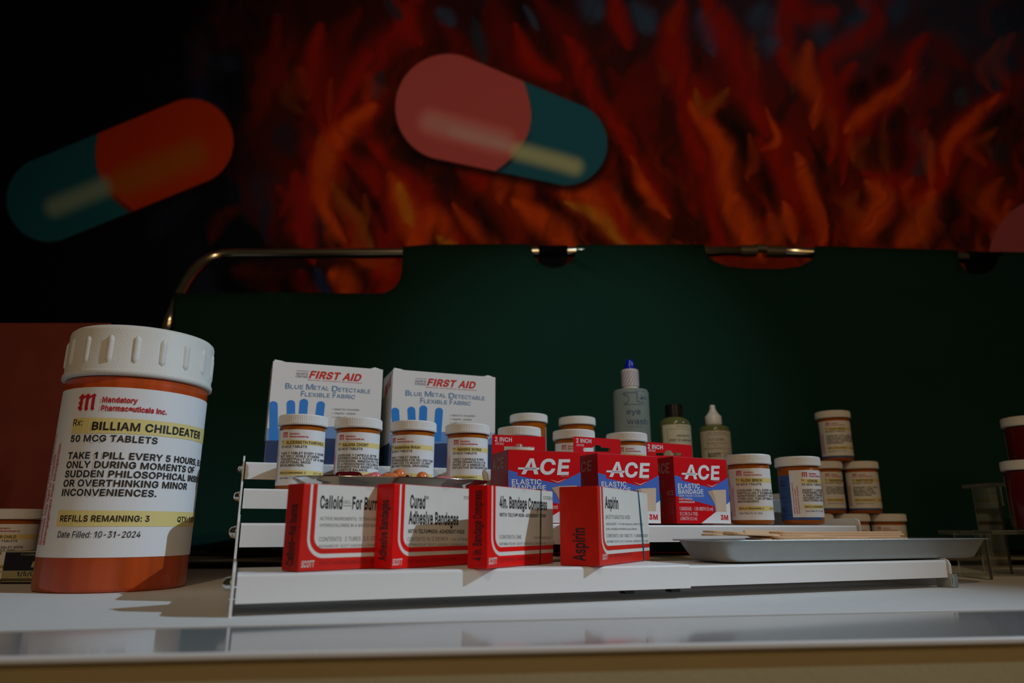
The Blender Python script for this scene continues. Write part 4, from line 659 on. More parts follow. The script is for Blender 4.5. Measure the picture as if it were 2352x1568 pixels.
def rx_label(parent, R, z0, H, rot, name, what, lines, qty='', off=0.00016, refills='3', mt=M_label, under=None, tilt=0.0, rxk=1.0):
    """paper label with its print; angles measured from the front, heights as parts of the label height"""
    n = 76; a0, a1 = R_(-70 + rot), R_(125 + rot); V = []; Fc = []; t = 0.00025 if R < 0.03 else 0.0004
    for i in range(n + 1):
        a = a0 + (a1 - a0) * i / n
        for rr in (R + 0.00004, R + t):
            V += [(rr * math.sin(a), -rr * math.cos(a), z0), (rr * math.sin(a), -rr * math.cos(a), z0 + H)]
    for i in range(n):
        k = i * 4; m = k + 4
        Fc += [(k + 2, m + 2, m + 3, k + 3), (k, k + 1, m + 1, m), (k + 1, k + 3, m + 3, m + 1), (k, m, m + 2, k + 2)]
    Fc += [(0, 2, 3, 1), (4 * n, 4 * n + 1, 4 * n + 3, 4 * n + 2)]
    lb = mobj('label', V, Fc, mt, parent, smooth=False)
    Rl = R + t
    X = lambda d: R_(d + rot); Z = lambda f: z0 + H * (1 - f)
    k = R / H     # converts heights in radius units
    for f0, f1 in ((0.283, 0.19), (0.825, 0.735)): Y = Art(); Y.strip(X(-39), X(100), Z(f0), Z(f1), 26); Y.cyl('yellow_stripe', M_yellow, lb, Rl, off * 0.5)
    big = R > 0.03; B = Art()
    kx = (1.267 / glyphs('INCONVENIENCES.', 0.04)[0][:, 0].max()) if big else (1.04 / glyphs('MANAGEMENT.', 0.04)[0][:, 0].max())
    def tx(A, s, deg, f, cap, w=None, bold=0.04, shear=0.0, k=1.0):
        Wn = glyphs(s, bold, shear)[0][:, 0].max()
        A.text(s, X(deg), Z(f), cap * R, w=(w if w else Wn * kx * k), bold=bold, shear=shear)
    tx(B, 'Rx:', -38, 0.235, 0.09, 0.16, 0.005)
    tx(B, name, -20 if big else -23, 0.262, 0.108 if big else 0.125, None, 0.045, k=1.16 if big else 1.12)
    tx(B, '50 MCG TABLETS', -38, 0.332, 0.088 if big else 0.098, None, 0.035)
    for i, l in enumerate(lines): tx(B, l, -38, (0.434 if big else 0.45) + i * 0.054, 0.088 if big else 0.098)
    tx(B, 'REFILLS REMAINING: ' + refills, -35.5, 0.797, 0.078, 1.17, 0.04)
    if qty: tx(B, qty, 57 if big else 52, 0.797, 0.074, None, 0.03, k=0.8)
    tx(B, 'Date Filled: 10-31-2024', -35.5, 0.888, 0.082, 1.08, 0.008, 0.12)
    B.cyl('lettering', M_ink, lb, Rl, off)
    D = Art(); blackletter(D, X(-35.5), Z(0.147), R_(15.5), 0.107 * H)
    tx(D, 'Mandatory', -15, 0.093, 0.072, 0.457, 0.06); tx(D, 'Pharmaceuticals Inc.', -15, 0.145, 0.072, 0.862, 0.06)
    for i, w in enumerate(WARN):
        L = [0.66, 0.53, 0.60][i] * H
        Vw, Fw = glyphs(w, 0.015, 0.0); W0 = Vw[:, 0].max(); nn = len(D.V); dd = [-62, -55.5, -49.5][i]
        for a, b_ in Vw: D.V.append((X(dd) - b_ * 0.07, Z(0.93) + a / W0 * L))
        D.F += [tuple(j + nn for j in f) for f in Fw]
    D.cyl('lettering', M_redink, lb, Rl, off)
    return lb
def vial(loc, rot_to_cam, name, lines, lab_rot, label, group='amber pill bottles', refills='3', scale=1.0, under=False, flat=False):
    global ME_body, ME_cap
    t = thing('pill_bottle', label, 'pill bottle', loc, rot_to_cam, group)
    if ME_body is None:
        a = mobj('body', *_b, M_amber, t, smooth=True); b_ = mobj('cap', *_c, M_cap, t); ME_body, ME_cap = a.data, b_.data
    else:
        link(bpy.data.objects.new('body', ME_body), t); link(bpy.data.objects.new('cap', ME_cap), t)
    if under:
        V = []; Fc = []; n = 30; a0, a1 = R_(-110), R_(60)
        for i in range(n + 1):
            a = a0 + (a1 - a0) * i / n; r = VR + 0.00003; V += [(r * math.sin(a), -r * math.cos(a), 0.0045), (r * math.sin(a), -r * math.cos(a), 0.0505)]
        Fc = [(2 * i, 2 * i + 2, 2 * i + 3, 2 * i + 1) for i in range(n)]
        ul = mobj('under_label', V, Fc, M_underblue, t); ul['label'] = 'dark blue label beneath the white one'
        if lab_rot > 30:
            A = Art()
            for s, z, h in (('PLACE', 0.043, 0.0022), ('PHARM', 0.039, 0.0030), ('DATE', 0.026, 0.0022), ('QTY', 0.0155, 0.0022), ('REFILL', 0.0125, 0.0022)): A.text(s, R_(-66), z, h, w=R_(26) , bold=0.02)
            for z in (0.0365, 0.0225, 0.0095): A.strip(R_(-72), R_(-28), z, z + 0.0003, 8)
            A.cyl('lettering', M_navyink, ul, VR, 0.0002)
    rx_label(t, VR, 0.0042 + (0.003 if under else 0), 0.0512 - (0.003 if under else 0), lab_rot, name, None, lines, refills=refills, qty='QTY: 1,80')
    t.scale = (scale,) * 3
    return t
def face_cam(p): return -math.atan2(p[0], p[1])
def place(px, row, v, py): p, _ = rk_px(px, row, v, py); return p
TX = {
 'SLIZERBETH FAIRCHILD': ['TAKE 1 TABLET EVERY 2 HOURS', 'BUT ONLY WHILE STARING', 'THOUGHTFULLY OUT OF A WINDOW', 'FOR OPTIMAL MOOD', 'RECALIBRATION.'],
 'SALIVIA CHORT': ['CONSUME 1 CAPSULE AFTER', 'EXPERIENCING A SUDDEN WAVE', 'ENTHUSIASM, IMMEDIATELY FOL', 'BY A PRONOUNCED DECLINE IN', 'INTROSPECTIVE ANXIETY, TO BE', 'COGNITIVE BALANCE.'],
 'Benjamima Boton': ['TAKE 1 TABLET WHILE', 'DAYDREAMING FOR NO LESS THAN', '10 MINUTES TO BOOST CLARITY', 'AND EMOTIONAL GROUNDING.'],
 'NANSEE NORMI': ['TAKE 1 CAPSULE EVERY', 'AFTER DRAMATICALLY IN', 'FRONT OF A MIRROR FOR', 'REFLECTIVE INTROSPECTION'],
 'RARTU': ['CONSUME 1 PILL DAILY', 'BUT ONLY WHEN', 'BEGINNING OF AN'], 'VENO': ['INGEST 2 CAPSULES', 'PREFERABLY WITH', 'A DEEP CONVERSATION'],
 'FLOW BINCH': ['CONSUME 1 PILL EVERY 4 H', 'PARTICULARLY DURING PERI', 'HEIGHTENED ANXIETY OR S', 'OVERLOAD, FOR OPTIMAL S', 'MANAGEMENT.'],
 'VENOBE': ['INGEST 2 CAPSULES', 'PREFERABLY WITH', 'A DEEP CONVERS', 'HOUSEPLANT TO', 'EMOTIONAL STAB'],
}
G2 = 'amber pill bottles standing in the display'
spec = [
 (692, 2, 'SLIZERBETH FAIRCHILD', -18, 1040, 'amber pill bottle at the left end, before the left white carton, label SLIZERBETH'),
 (820, 2, 'SALIVIA CHORT', -17, 1040, 'amber pill bottle labelled SALIVIA CHORT, second from the rack left end'),
 (948, 2, 'Benjamima Boton', -32, 1040, 'amber pill bottle labelled Benjamima Boton, before the right white carton'),
 (1073, 2, 'NANSEE NORMI', -4, 1045, 'amber pill bottle labelled NANSEE, left of the red elastic bandage boxes'),
 (1193, 2, 'RARTU', 22, 1050, 'amber pill bottle behind the leftmost tagged red box, seen through its hang slot'),
 (1319, 2, 'VENO', -3, 1050, 'amber pill bottle between the left and middle red bandage boxes, partly hidden'),
 (1441, 2, 'FLOW BINCH', 11, 1050, 'amber pill bottle behind the middle red bandage box, in front of the eye wash'),
]
for px, row, nm, dr, py, lab in spec:
    p = place(px, row, 0.034, py); vial(p, face_cam(p), nm, TX[nm], dr, lab, G2, refills='2' if nm[0] in 'SB' else '3')
for px, nm, dr, lab in ((1214.5, 'SALIVIA CHORT', 150, 'amber pill bottle on the top tier, right of the white cartons, label turned away'),
                        (1326, 'VENO', 160, 'amber pill bottle on the top tier, between carton and eye wash, label turned away')):
    p = place(px, 3, 0.034, 1000); vial(p, face_cam(p), nm, TX[nm][:2], dr, lab, G2)
p = place(1722, 1, 0.034, 1120); vial(p, face_cam(p), 'FLOW BINCH', TX['FLOW BINCH'], 2, 'amber pill bottle labelled FLOW BINCH, right beside the rightmost red bandage box', G2, refills='2')
p = place(1837, 1, 0.034, 1120); vial(p, face_cam(p), 'VENOBE', TX['VENOBE'], 44, 'amber pill bottle with a deep blue under-label at the right end of the tier', G2, under=True)
# the pyramid behind the rack on the table
YB = 0.985
def pb(px, py, lv, y=YB): q = at_y(px, py, y); return (float(q[0]), float(q[1]), TABLE + lv * 0.0703)
for px, py, lv, nm, dr, lab in (
    (1917, 1000, 2, 'FLOW BINCH', 8, 'amber pill bottle on the very top of the pyramid stack at right'),
    (1899, 1120, 1, 'Benjamima Boton', 35, 'amber pill bottle of the stack, middle layer, left one, half hidden'),
    (1981, 1120, 1, 'RARTU', 6, 'amber pill bottle of the stack, middle layer, right one'),
    (2043, 1230, 0, 'SALIVIA CHORT', -3, 'amber pill bottle of the stack, bottom layer, rightmost, only cap showing'),
    (1960, 1230, 0, 'VENO', 20, 'amber pill bottle of the stack, bottom layer, middle, behind the side panel'),
    (1877, 1230, 0, 'NANSEE NORMI', 10, 'amber pill bottle of the stack, bottom layer, leftmost, behind the rack')):
    p = pb(px, py, lv); L = TX[nm] if nm != 'RARTU' else ['CONSUME 1 PILL DAILY', 'BUT ONLY WHEN', 'BEGINNING OF AN', 'EXISTENTIAL CRISIS', 'APPROACHING.']
    vial(p, face_cam(p), nm if nm != 'RARTU' else 'RARTHUR HE', L, dr, lab, 'stacked pill bottles behind the rack', under=(lv > 0), refills='3')
p = at_z(-22, 1340, TABLE); p = (float(p[0]), float(p[1]) + 0.02, TABLE)
vial(p, face_cam(p), 'FAIR CHILD', ['TAKE 1 TABLET WITH', 'FRESH MILK AND', 'MINCE PIE'], -20, 'amber pill bottle cut by the left picture edge, beside the giant bottle', 'amber pill bottles at the left edge', scale=1.0)

# the giant bottle
BC = np.array([-0.3583, 0.6587]); BR_ = 0.0607; p = (float(BC[0]), float(BC[1]), TABLE)
t = thing('giant_pill_bottle', 'giant orange pill bottle with ribbed white cap, label BILLIAM CHILDEATER', 'giant bottle', p, face_cam(p))
mobj('body', *lathe([(BR_ - 0.003, 0), (BR_ - 0.0006, 0.0012), (BR_, 0.004), (BR_, 0.180), (BR_ - 0.003, 0.182), (BR_ - 0.003, 0.187)], 96), M_amberbig, t, smooth=True)
z0 = 0.1822; CR = 0.0628
cp = mobj('cap', *lathe([(CR - 0.001, z0 - 0.001), (CR + 0.0012, z0), (CR + 0.0012, z0 + 0.003), (CR + 0.0004, z0 + 0.0046), (CR, z0 + 0.0051), (CR - 0.0004, z0 + 0.041), (CR - 0.001, z0 + 0.0435), (CR - 0.003, z0 + 0.0454), (CR - 0.006, z0 + 0.0460), (0.02, z0 + 0.0466)], 128), M_capbig, t, smooth=True)
rv = []; rf = []; n = 10; L = 0.0255; w = 0.0032
for i in range(n + 1):         # a long rounded grip rib
    zz = -L / 2 + L * i / n; e = max(0.0, abs(zz) - (L / 2 - w)); hw = math.sqrt(max(0.02, 1 - (e / w) ** 2)) * w
    for j in range(7):
        s = -1 + j / 3; rv.append((s * hw, -0.0016 * max(0, 1 - s * s) * (hw / w), zz))
for i in range(n):
    for j in range(6): a = i * 7 + j; rf.append((a, a + 1, a + 8, a + 7))
rib0 = None
for i in range(18):
    if rib0 is None: ro = mobj('rib', rv, rf, M_capbig, cp, smooth=True); rib0 = ro
    else: ro = rib0.copy(); link(ro, cp)
    a = math.radians(i * 20 - 14 + 8); rr = CR - 0.0003
    ro.location = (rr * math.sin(a), -rr * math.cos(a), z0 + 0.0225); ro.rotation_euler = (0, 0, a)
rx_label(t, BR_, 0.0280, 0.1425, -11.0, 'BILLIAM CHILDEATER', None, ['TAKE 1 PILL EVERY 5 HOURS, BUT', 'ONLY DURING MOMENTS OF', 'SUDDEN PHILOSOPHICAL INSIGHT', 'OR OVERTHINKING MINOR', 'INCONVENIENCES.'], qty='QTY: 1,800', off=0.00055)

# ------------------------------------------------------------------ frames for boxes seen in the picture
class Frame:
    def __init__(s, origin, ang): s.o = np.array(origin, float); s.a = ang; s.u = np.array([math.cos(ang), math.sin(ang), 0]); s.n = np.array([math.sin(ang), -math.cos(ang), 0]); s.v = -s.n
    def hit(s, px, py, back=0.0):
        c = s.o + s.v * back; r = ray(px, py); p = O + r * (np.dot(s.n, c - O) / np.dot(s.n, r)); d = p - s.o
        return float(np.dot(d, s.u)), float(d[2])
    def side(s, px, py):
        r = ray(px, py); p = O + r * (np.dot(s.u, s.o - O) / np.dot(s.u, r)); d = p - s.o
        return float(np.dot(d, s.v)), float(d[2])
    def text(s, A, t, x0, y0, x1, y1, ytop, bold=0.0, shear=0.0):
        a = s.hit(x0, y0); b = s.hit(x1, y1); c = s.hit(x0, ytop)
        A.text(t, a[0], a[1], c[1] - a[1], w=b[0] - a[0], bold=bold, shear=shear, dz=b[1] - a[1])

# ------------------------------------------------------------------ four worn red and cream first-aid unit boxes
def unit_box(cpx, ang, xr, xl, ytop, label, texts, side, scott, extra=None, mred=M_red):
    o = at_z(cpx[0], cpx[1], SH0 + 0.0004); F = Frame(o, R_(ang)); Hh = F.hit(cpx[0], ytop)[1]; Wd = 0.1016
    if xr: Wd = F.hit(*xr)[0]
    D = max(0.016, F.side(*xl)[0])
    t = thing('first_aid_box', label, 'first aid box', tuple(map(float, o)), R_(ang), 'red and cream unit boxes on the bottom tier')
    mobj('carton', *box(0, Wd, 0, D, 0, Hh), mred, t, bevel=0.0006)
    bk = Art(); bk.strip(0.0005, Wd - 0.0005, 0.0005, Hh - 0.0005); mobj('added_back_print', [(x, D + 0.0001, z) for x, z in bk.V], [tuple(reversed(f)) for f in bk.F], M_cream, t)  # unseen cream back, added to lessen the red mirrored in the kidney dish
    pnl = Art(); r = 0.0085
    def lpoly(x, z, rr, wd, ht): return [(wd, ht), (x, ht)] + [(x + rr - rr * math.cos(R_(q)), z + rr - rr * math.sin(R_(q))) for q in range(0, 91, 10)] + [(wd, z)]
    x1, z1, x2, z2, x3, z3 = 0.0052, 0.0078, 0.0070, 0.0104, 0.0102, 0.0137
    wd = Wd - 0.0003; ht = Hh - 0.0004
    pnl.poly(lpoly(x1, z1, 0.0125, wd, ht)); fs_ = pnl.flat('white_stripe', M_cream, t, 0.00012)
    rr = Art(); rr.poly(lpoly(x2, z2, 0.0105, wd, ht)); rr.flat('red_stripe', mred, t, 0.00020)
    pn = Art(); pn.poly(lpoly(x3, z3, 0.0075, wd, ht)); pf = pn.flat('cream_panel', M_cream, t, 0.00028)
    A = Art(); G = Art()
    for (s, x0, y0, xa, ya, yt, b_, kind) in texts: F.text(A if kind == 'k' else G, s, x0, y0, xa, ya, yt, b_ + (0.0 if kind != 'k' else 0.052 if y0 - yt > 18 else 0.035))
    A.flat('lettering', M_ink, pf, 0.00040)
    if G.V: G.flat('lettering', M_grey, pf, 0.00040)
    S = Art(); sx0, sy0, sx1, sy1 = scott; a = F.hit(sx0, sy1); b_ = F.hit(sx1, sy0)
    S.text('SCOTT', a[0], a[1], b_[1] - a[1], w=b_[0] - a[0], bold=0.03, shear=0.1); S.flat('lettering', M_cream, t, 0.0002)
    K = Art(); K.text('SCOTT AVIATION, LANCASTER, NEW YORK', b_[0] + 0.004, a[1] + 0.001, 0.0022, w=0.052); K.flat('lettering', mat('dull_red_ink', (0.25, 0.01, 0.01), 0.6), t, 0.0002)
    # side lettering reading upwards
    s, px0, py0, py1, hh = side; q = F.side(px0, py0); q1 = F.side(px0, py1); Vg, Fg = glyphs(s, 0.04); W0 = Vg[:, 0].max()
    yc = D * (0.5 - hh / 2)
    mobj('lettering', [(-0.00025, yc + b2 * hh * D, q[1] + a2 / W0 * (q1[1] - q[1])) for a2, b2 in Vg], Fg, M_ink, t)
    fl = Art(); n = 10; xc = Wd * 0.52; fl.poly([(xc + 0.0045 * math.cos(R_(180 + 180 * i / n)), ht + 0.0045 * math.sin(R_(180 + 180 * i / n)) * 0.55) for i in range(n + 1)])
    fl.flat('thumb_notch', mat('notch_shade_card', (0.66, 0.62, 0.55), 0.5), t, 0.00034)
    return t, F, Wd, D, Hh
unit_box((683, 1313), 47.6, None, (646, 1307), 1108, 'red first aid box titled Calloid Gel For Burns, leftmost on the bottom tier', [
 ('Calloid', 734, 1166, 785, 1168, 1138.5, 0.0, 'k'), ('GEL', 787, 1156, 806, 1156.5, 1148.5, 0.0, 'g'), ('For Burns', 808, 1168, 874, 1171, 1141, 0.0, 'k'), ('_', 787, 1158.5, 806, 1159, 1148, 0, 'g'),
 ('ACTIVE INGREDIENTS: TETRACAINE', 734, 1194, 868, 1195.5, 1186.5, 0, 'g'), ('HYDROCHLORIDE IN A WATER BASE', 734, 1209.5, 868, 1210, 1202, 0, 'g'), ('CONTENTS:  2 TUBES  3.5 OZ', 731.6, 1242.8, 860, 1240.5, 1233, 0, 'g'),
 ('PACKAGED BY: SCOTT AVIATION, A DIVISION', 731.6, 1257, 868, 1254, 1251, 0, 'g')], ('Calloid—for burns', 667, 1298, 1158, 0.42), (691, 1287, 722, 1303), mred=M_redold)
unit_box((898, 1306.5), 53.5, None, (857, 1303), 1109, 'red first aid box titled Curad Adhesive Bandages, second on the bottom tier', [
 ('Curad', 941, 1165.5, 975.5, 1167, 1137, 0, 'k'), ('®', 977, 1149, 984, 1149, 1139, 0, 'g'), ('Adhesive Bandages', 937.5, 1202, 1052, 1205, 1174, 0, 'k'),
 ('WITH TELFA®NON-ADHERENT PADS', 936, 1224, 1065.5, 1225, 1215, 0, 'k'), ('CONTENTS: 16-3 3/8 INCH', 934.5, 1241.8, 1027, 1241, 1233, 0, 'g'), ('T.M. OF KENDALL', 1035, 1241, 1085, 1240.5, 1236, 0, 'g'),
 ('DISTRIBUTED BY: SCOTT AVIATION, A DIVISION OF A-T-O', 933, 1253.8, 1082, 1252.5, 1248, 0, 'g'), ('STERILE', 1064.5, 1146, 1086, 1147.5, 1138.8, 0, 'g')], ('Adhesive Bandages', 878, 1287, 1148, 0.42), (901, 1282.5, 924, 1298))
bxs = {}
bxs[3] = unit_box((1118.5, 1306), 59.6, (1271, 1290), (1076, 1303), 1113, 'red first aid box titled 4in. Bandage Compress with a thin dark band round it', [
 ('4in. Bandage Compress', 1146.5, 1165, 1255.5, 1170.6, 1139.4, 0, 'k'), ('WITH TELFA® NON-ADHERENT STRIP', 1146.5, 1185.5, 1253, 1188.3, 1177.5, 0, 'k'), ('STERILE', 1247, 1147, 1269, 1148, 1139, 0, 'g'),
 ('CONTENTS: ONE', 1146, 1237, 1197, 1237, 1228.3, 0, 'g'), ('T.M. OF KENDALL CO', 1224.5, 1237, 1264, 1237, 1232, 0, 'g'), ('DISTRIBUTED BY: SCOTT AVIATION, A DIVISION OF A-T-O', 1146, 1252, 1265, 1250, 1246, 0, 'g')],
 ('4 in. Bandage Compress', 1094, 1287, 1126, 0.42), (1122, 1280, 1141, 1296))
bxs[4] = unit_box((1377.5, 1300), 61.6, (1493, 1280), (1287, 1297), 1116, 'thick red first aid box titled Aspirin, rightmost on the bottom tier', [
 ('Aspirin', 1389, 1165.5, 1419.5, 1168, 1140, 0, 'k'), ('(ACETYLSALICYLIC ACID)', 1390, 1191, 1446, 1191.5, 1182, 0, 'g'), ('ANALGESIC – For the temporary relief of minor', 1391, 1205.5, 1477, 1205.5, 1200, 0, 'g'),
 ('aches, neuralgia and headache, gum, toothache.', 1391, 1216.5, 1463, 1216.5, 1211, 0, 'g'), ('CONTENTS: 100 TABLETS   5 GRAINS EACH', 1392, 1234, 1487, 1233, 1226, 0, 'g'), ('DISTRIBUTED BY: SCOTT AVIATION, A DIVISION OF A-T-O INC.', 1393, 1246, 1489, 1244, 1241, 0, 'g')],
 ('Aspirin', 1337, 1288, 1212, 0.30), (1384, 1272, 1395, 1285), mred=M_redold)
for k, (xa, ya, xb, yb_, w, lab) in {3: (1241.5, 1127, 1239.5, 1292, 0.0016, 'thin dark rubber band round the Bandage Compress box'), 4: (1464.5, 1128, 1479, 1285, 0.0040, 'wide teal rubber band slanting round the Aspirin box')}.items():
    t, F, Wd, D, Hh = bxs[k]; a = F.hit(xa, ya)[0]; b_ = F.hit(xb, yb_)[0]
    e = 0.0007; lo = 0.0
    def ring(x, z, wv):
        return (x, z, wv)
    P = [(-e, b_, -0.0001, w * 0.35), (-e, (a + b_) / 2, Hh * 0.5, w), (-e, a, Hh + e, w * 0.45), (D + e, a, Hh + e, w * 0.6), (D + e, b_, -0.0001, w * 0.6)]
    V = []
    for y, x, z, ww in P: V += [(x - ww / 2, y, z), (x + ww / 2, y, z), (x + ww / 2, y + (0.0006 if y < 0 else -0.0006), z - (0.0005 if z > Hh else 0)), (x - ww / 2, y + (0.0006 if y < 0 else -0.0006), z - (0.0005 if z > Hh else 0))]
    Fc = []
    for i in range(len(P) - 1):
        for j in range(4): Fc.append((i * 4 + j, (i + 1) * 4 + j, (i + 1) * 4 + (j + 1) % 4, i * 4 + (j + 1) % 4))
    Fc += [(0, 1, 2, 3), tuple(range((len(P) - 1) * 4, len(P) * 4))]
    ob = mobj('rubber_band', V, Fc, M_band if k == 4 else mat('dark_teal_rubber', (0.008, 0.035, 0.055), 0.6), None, loc=t.location, rotz=R_(F.a * 180 / math.pi)); tag(ob, lab, 'rubber band')

# ------------------------------------------------------------------ three red and blue elastic bandage boxes
# design measured on the right box: corners TL(485,335) TR(1070,370) BL(520,1075) BR(1115,1080)
def nrm(x, y):
    t = 0.5
    xl = 485 + 35 * (y - 335) / 740; 
    for _ in range(4):
        u = (x - (485 + 35 * t)) / ((1070 + 45 * t) - (485 + 35 * t)); yt = 335 + 35 * u; yb = 1075 + 5 * u; t = (y - yt) / (yb - yt)
    return u, 1 - t
def ace_box(corner, ytop, xr, xl, tabpx, vy, ang, H, label, Wd=None):
    p, _ = rk_px(corner, 1, 0.004, 1190); F = Frame((p[0], p[1], p[2] + 0.0003), R_(ang))
    H = H or F.hit(corner, ytop)[1]; Wd = Wd or F.hit(*xr)[0]; D = F.side(*xl)[0]
    t = thing('bandage_box', label, 'bandage box', tuple(map(float, F.o)), F.a, 'red and blue elastic bandage boxes')
    V, Fc = box(0, Wd, 0, D, 0, H)
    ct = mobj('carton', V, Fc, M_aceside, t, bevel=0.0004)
    def P(x, y): u, v = nrm(x, y); return (u * Wd, v * H)
    def pl_(name, pts, m, off, par): A = Art(); A.poly([P(*q) for q in pts]); return A.flat(name, m, par, off)
    face = Art(); e = 0.0003; face.poly([(e, e), (Wd - e, e), (Wd - e, H - e), (e, H - e)]); fo = face.flat('front_print', M_acered, t, 0.0001)
    pl_('blue_field', [(497, 545), (575, 572), (570, 602), (900, 686), (1084, 572), (1100, 842), (935, 960), (925, 888), (512, 775)], M_blue, 0.0002, fo)
    pl_('white_corner', [(780, 1070), (935, 955), (1101, 838), (1112, 1077)], M_wprint, 0.0002, fo)
    pl_('bandage_picture', [(850, 728), (905, 712), (1058, 706), (1061, 950), (945, 945), (930, 870), (890, 790)], M_tan, 0.0003, fo)
    pl_('bandage_picture', [(850, 728), (905, 712), (935, 800), (948, 945), (930, 870), (890, 790)], mat('tan_shade_print', (0.5, 0.34, 0.22), 0.6), 0.0004, fo)
    A = Art()
    def T(s, x0, y0, x1, y1, ytop_, bold=0.0, shear=0.0, art=None):
        a = P(x0, y0); b_ = P(x1, y1); c = P(x0, ytop_); (art or A).text(s, a[0], a[1], c[1] - a[1], w=b_[0] - a[0], bold=bold, shear=shear, dz=b_[1] - a[1])
    T('A', 600, 582, 738, 584, 435, 0.055, 0.12); T('C', 752, 588, 880, 588, 441, 0.055, 0.12); T('E', 888, 592, 1000, 592, 448, 0.055, 0.12)
    A.poly([P(575, 520), P(745, 524), P(742, 546), P(572, 540)]); A.poly([P(835, 645), P(900, 668), P(972, 632), P(900, 676)])
    T('ELASTIC', 532, 690, 767, 692, 640, 0.035); T('BANDAGE', 536, 751, 805, 753, 700, 0.035); T('with Hook Closure', 541, 784, 812, 786, 757, 0.0)
    T('CUSTOMIZED', 542, 817, 686, 818, 798, 0.02); T('COMPRESSION', 543, 850, 708, 851, 830, 0.02)
    T('1 BANDAGE - 2 IN WIDTH (5 cm)', 547, 932, 910, 936, 893, 0.0); T('51.2 IN (1.4 YDS)', 552, 986, 740, 988, 948, 0.0); T('LENGTH (1.3 m)', 556, 1036, 732, 1038, 1000, 0.0)
    A.flat('lettering', M_wprint, fo, 0.0004)
    B = Art(); T('BRAND', 922, 617, 986, 618, 603, 0.0, art=B); B.flat('lettering', mat('pink_print', (0.7, 0.3, 0.3), 0.5), fo, 0.0004)
    C_ = Art(); T('3M', 995, 1034, 1080, 1036, 985, 0.06, art=C_); C_.flat('lettering', M_acered, fo, 0.0004)
    # side print
    S = Art(); S.text('ACE', -D * 0.86, H * 0.76, H * 0.145, w=D * 0.66, bold=0.05, shear=0.1); S.text('ACE', -D * 0.40, H * 0.42, H * 0.07, w=D * 0.34, bold=0.03)
    for i in range(7): S.text('minimum support for daily use', -D * 0.42, H * (0.36 - i * 0.035), H * 0.013, w=D * 0.34)
    for i in range(3): S.text('elastic bandage', -D * 0.88, H * (0.16 - i * 0.03), H * 0.013, w=D * 0.3)
    for z in (0.56, 0.64): S.strip(-D * 0.8, -D * 0.45, H * z, H * z + 0.0003)
    S.text('CUSTOMIZED COMPRESSION', -D * 0.78, H * 0.59, H * 0.02, w=D * 0.3)
    S.left('lettering', M_dimprint, t, 0.00025)
    q = Art(); q.strip(-D * 0.88, -D * 0.64, H * 0.26, H * 0.46); q.left('picture_panel', mat('small_teal_print', (0.05, 0.14, 0.2), 0.5), t, 0.0002)
    # hang tab rising from the back
    (xa, ya, xb, yb_), hole, tx = tabpx
    a = F.hit(xa, ya, D); b_ = F.hit(xb, yb_, D); x0, x1 = a[0], b_[0]; zt_ = max(a[1], b_[1]); zb_ = H - 0.002
    hl = []
    for (hx, hy) in hole:
        c = F.hit(hx, hy, D); hl.append((c[0], min(max(c[1], zb_ + 0.0008), zt_ - 0.002)))
    V, Fc = extrude_poly([(x0, zb_), (x1, zb_), (x1, zt_ - 0.001), (x1 - 0.001, zt_), (x0 + 0.001, zt_), (x0, zt_ - 0.001)], 0.0006, [hl])
    tb = mobj('hang_tab', [(x, D - y, z) for x, y, z in V], [tuple(reversed(f)) for f in Fc], M_acered, t)
    A = Art()
    for s, px0, py0, px1, pt, bb in tx:
        a = F.hit(px0, py0, D); b_ = F.hit(px1, py0, D); c = F.hit(px0, pt, D); A.text(s, a[0], a[1], c[1] - a[1], w=b_[0] - a[0], bold=bb)
    mobj('lettering', [(x, D - 0.0009, z) for x, z in A.V], A.F, M_wprint, tb)
    return t, F, Wd, D, H
def hook(x0, x1, y0, y1, cx, r):      # euro hook slot outline in picture columns
    return [(x0 + 2, y1), (x0, (y0 + y1) / 2), (x0 + 2, y0 + 3)] + [(cx + r * math.cos(R_(a)), y0 + 3 - 6.5 * math.sin(R_(a))) for a in range(180, -1, -30)] + [(x1 - 2, y0 + 3), (x1, (y0 + y1) / 2), (x1 - 2, y1)]
a3 = ace_box(1554, 1048, (1668, 1056), (1500, 1056), ((1484, 1018, 1588, 1022), hook(1505, 1566, 1037, 1046, 1535, 9), [('2 INCH', 1486.5, 1029.5, 1521, 1020.3, 0.04), ('207602', 1487.5, 1036.5, 1504, 1031.5, 0.0)]), 0, 28.7, None,
             'red and blue elastic bandage box, rightmost of three, fully visible with 3M corner')
Hc = a3[4]
a1 = ace_box(1166, 1035, (1304, 1038), (1127, 1051), ((1130, 1000, 1252, 1003), hook(1155, 1228, 1022, 1034, 1191, 10), [('2 INCH', 1136, 1013, 1175, 1003.5, 0.04), ('207602', 1137, 1021, 1156, 1015.5, 0.0)]), 0, 20.0, Hc,
             'red and blue elastic bandage box, leftmost of three, behind the Bandage Compress box', Wd=a3[2])
a2 = ace_box(1376, 1037, (1497, 1044), (1312, 1053), ((1316, 1002.5, 1424, 1009), hook(1338, 1402, 1025, 1037, 1371, 10), [('2 INCH', 1322.5, 1015.5, 1357, 1006.5, 0.04), ('207602', 1323, 1024, 1340, 1019, 0.0)]), 0, 27.1, Hc,
             'red and blue elastic bandage box, middle of three, behind the Aspirin box', Wd=a3[2])

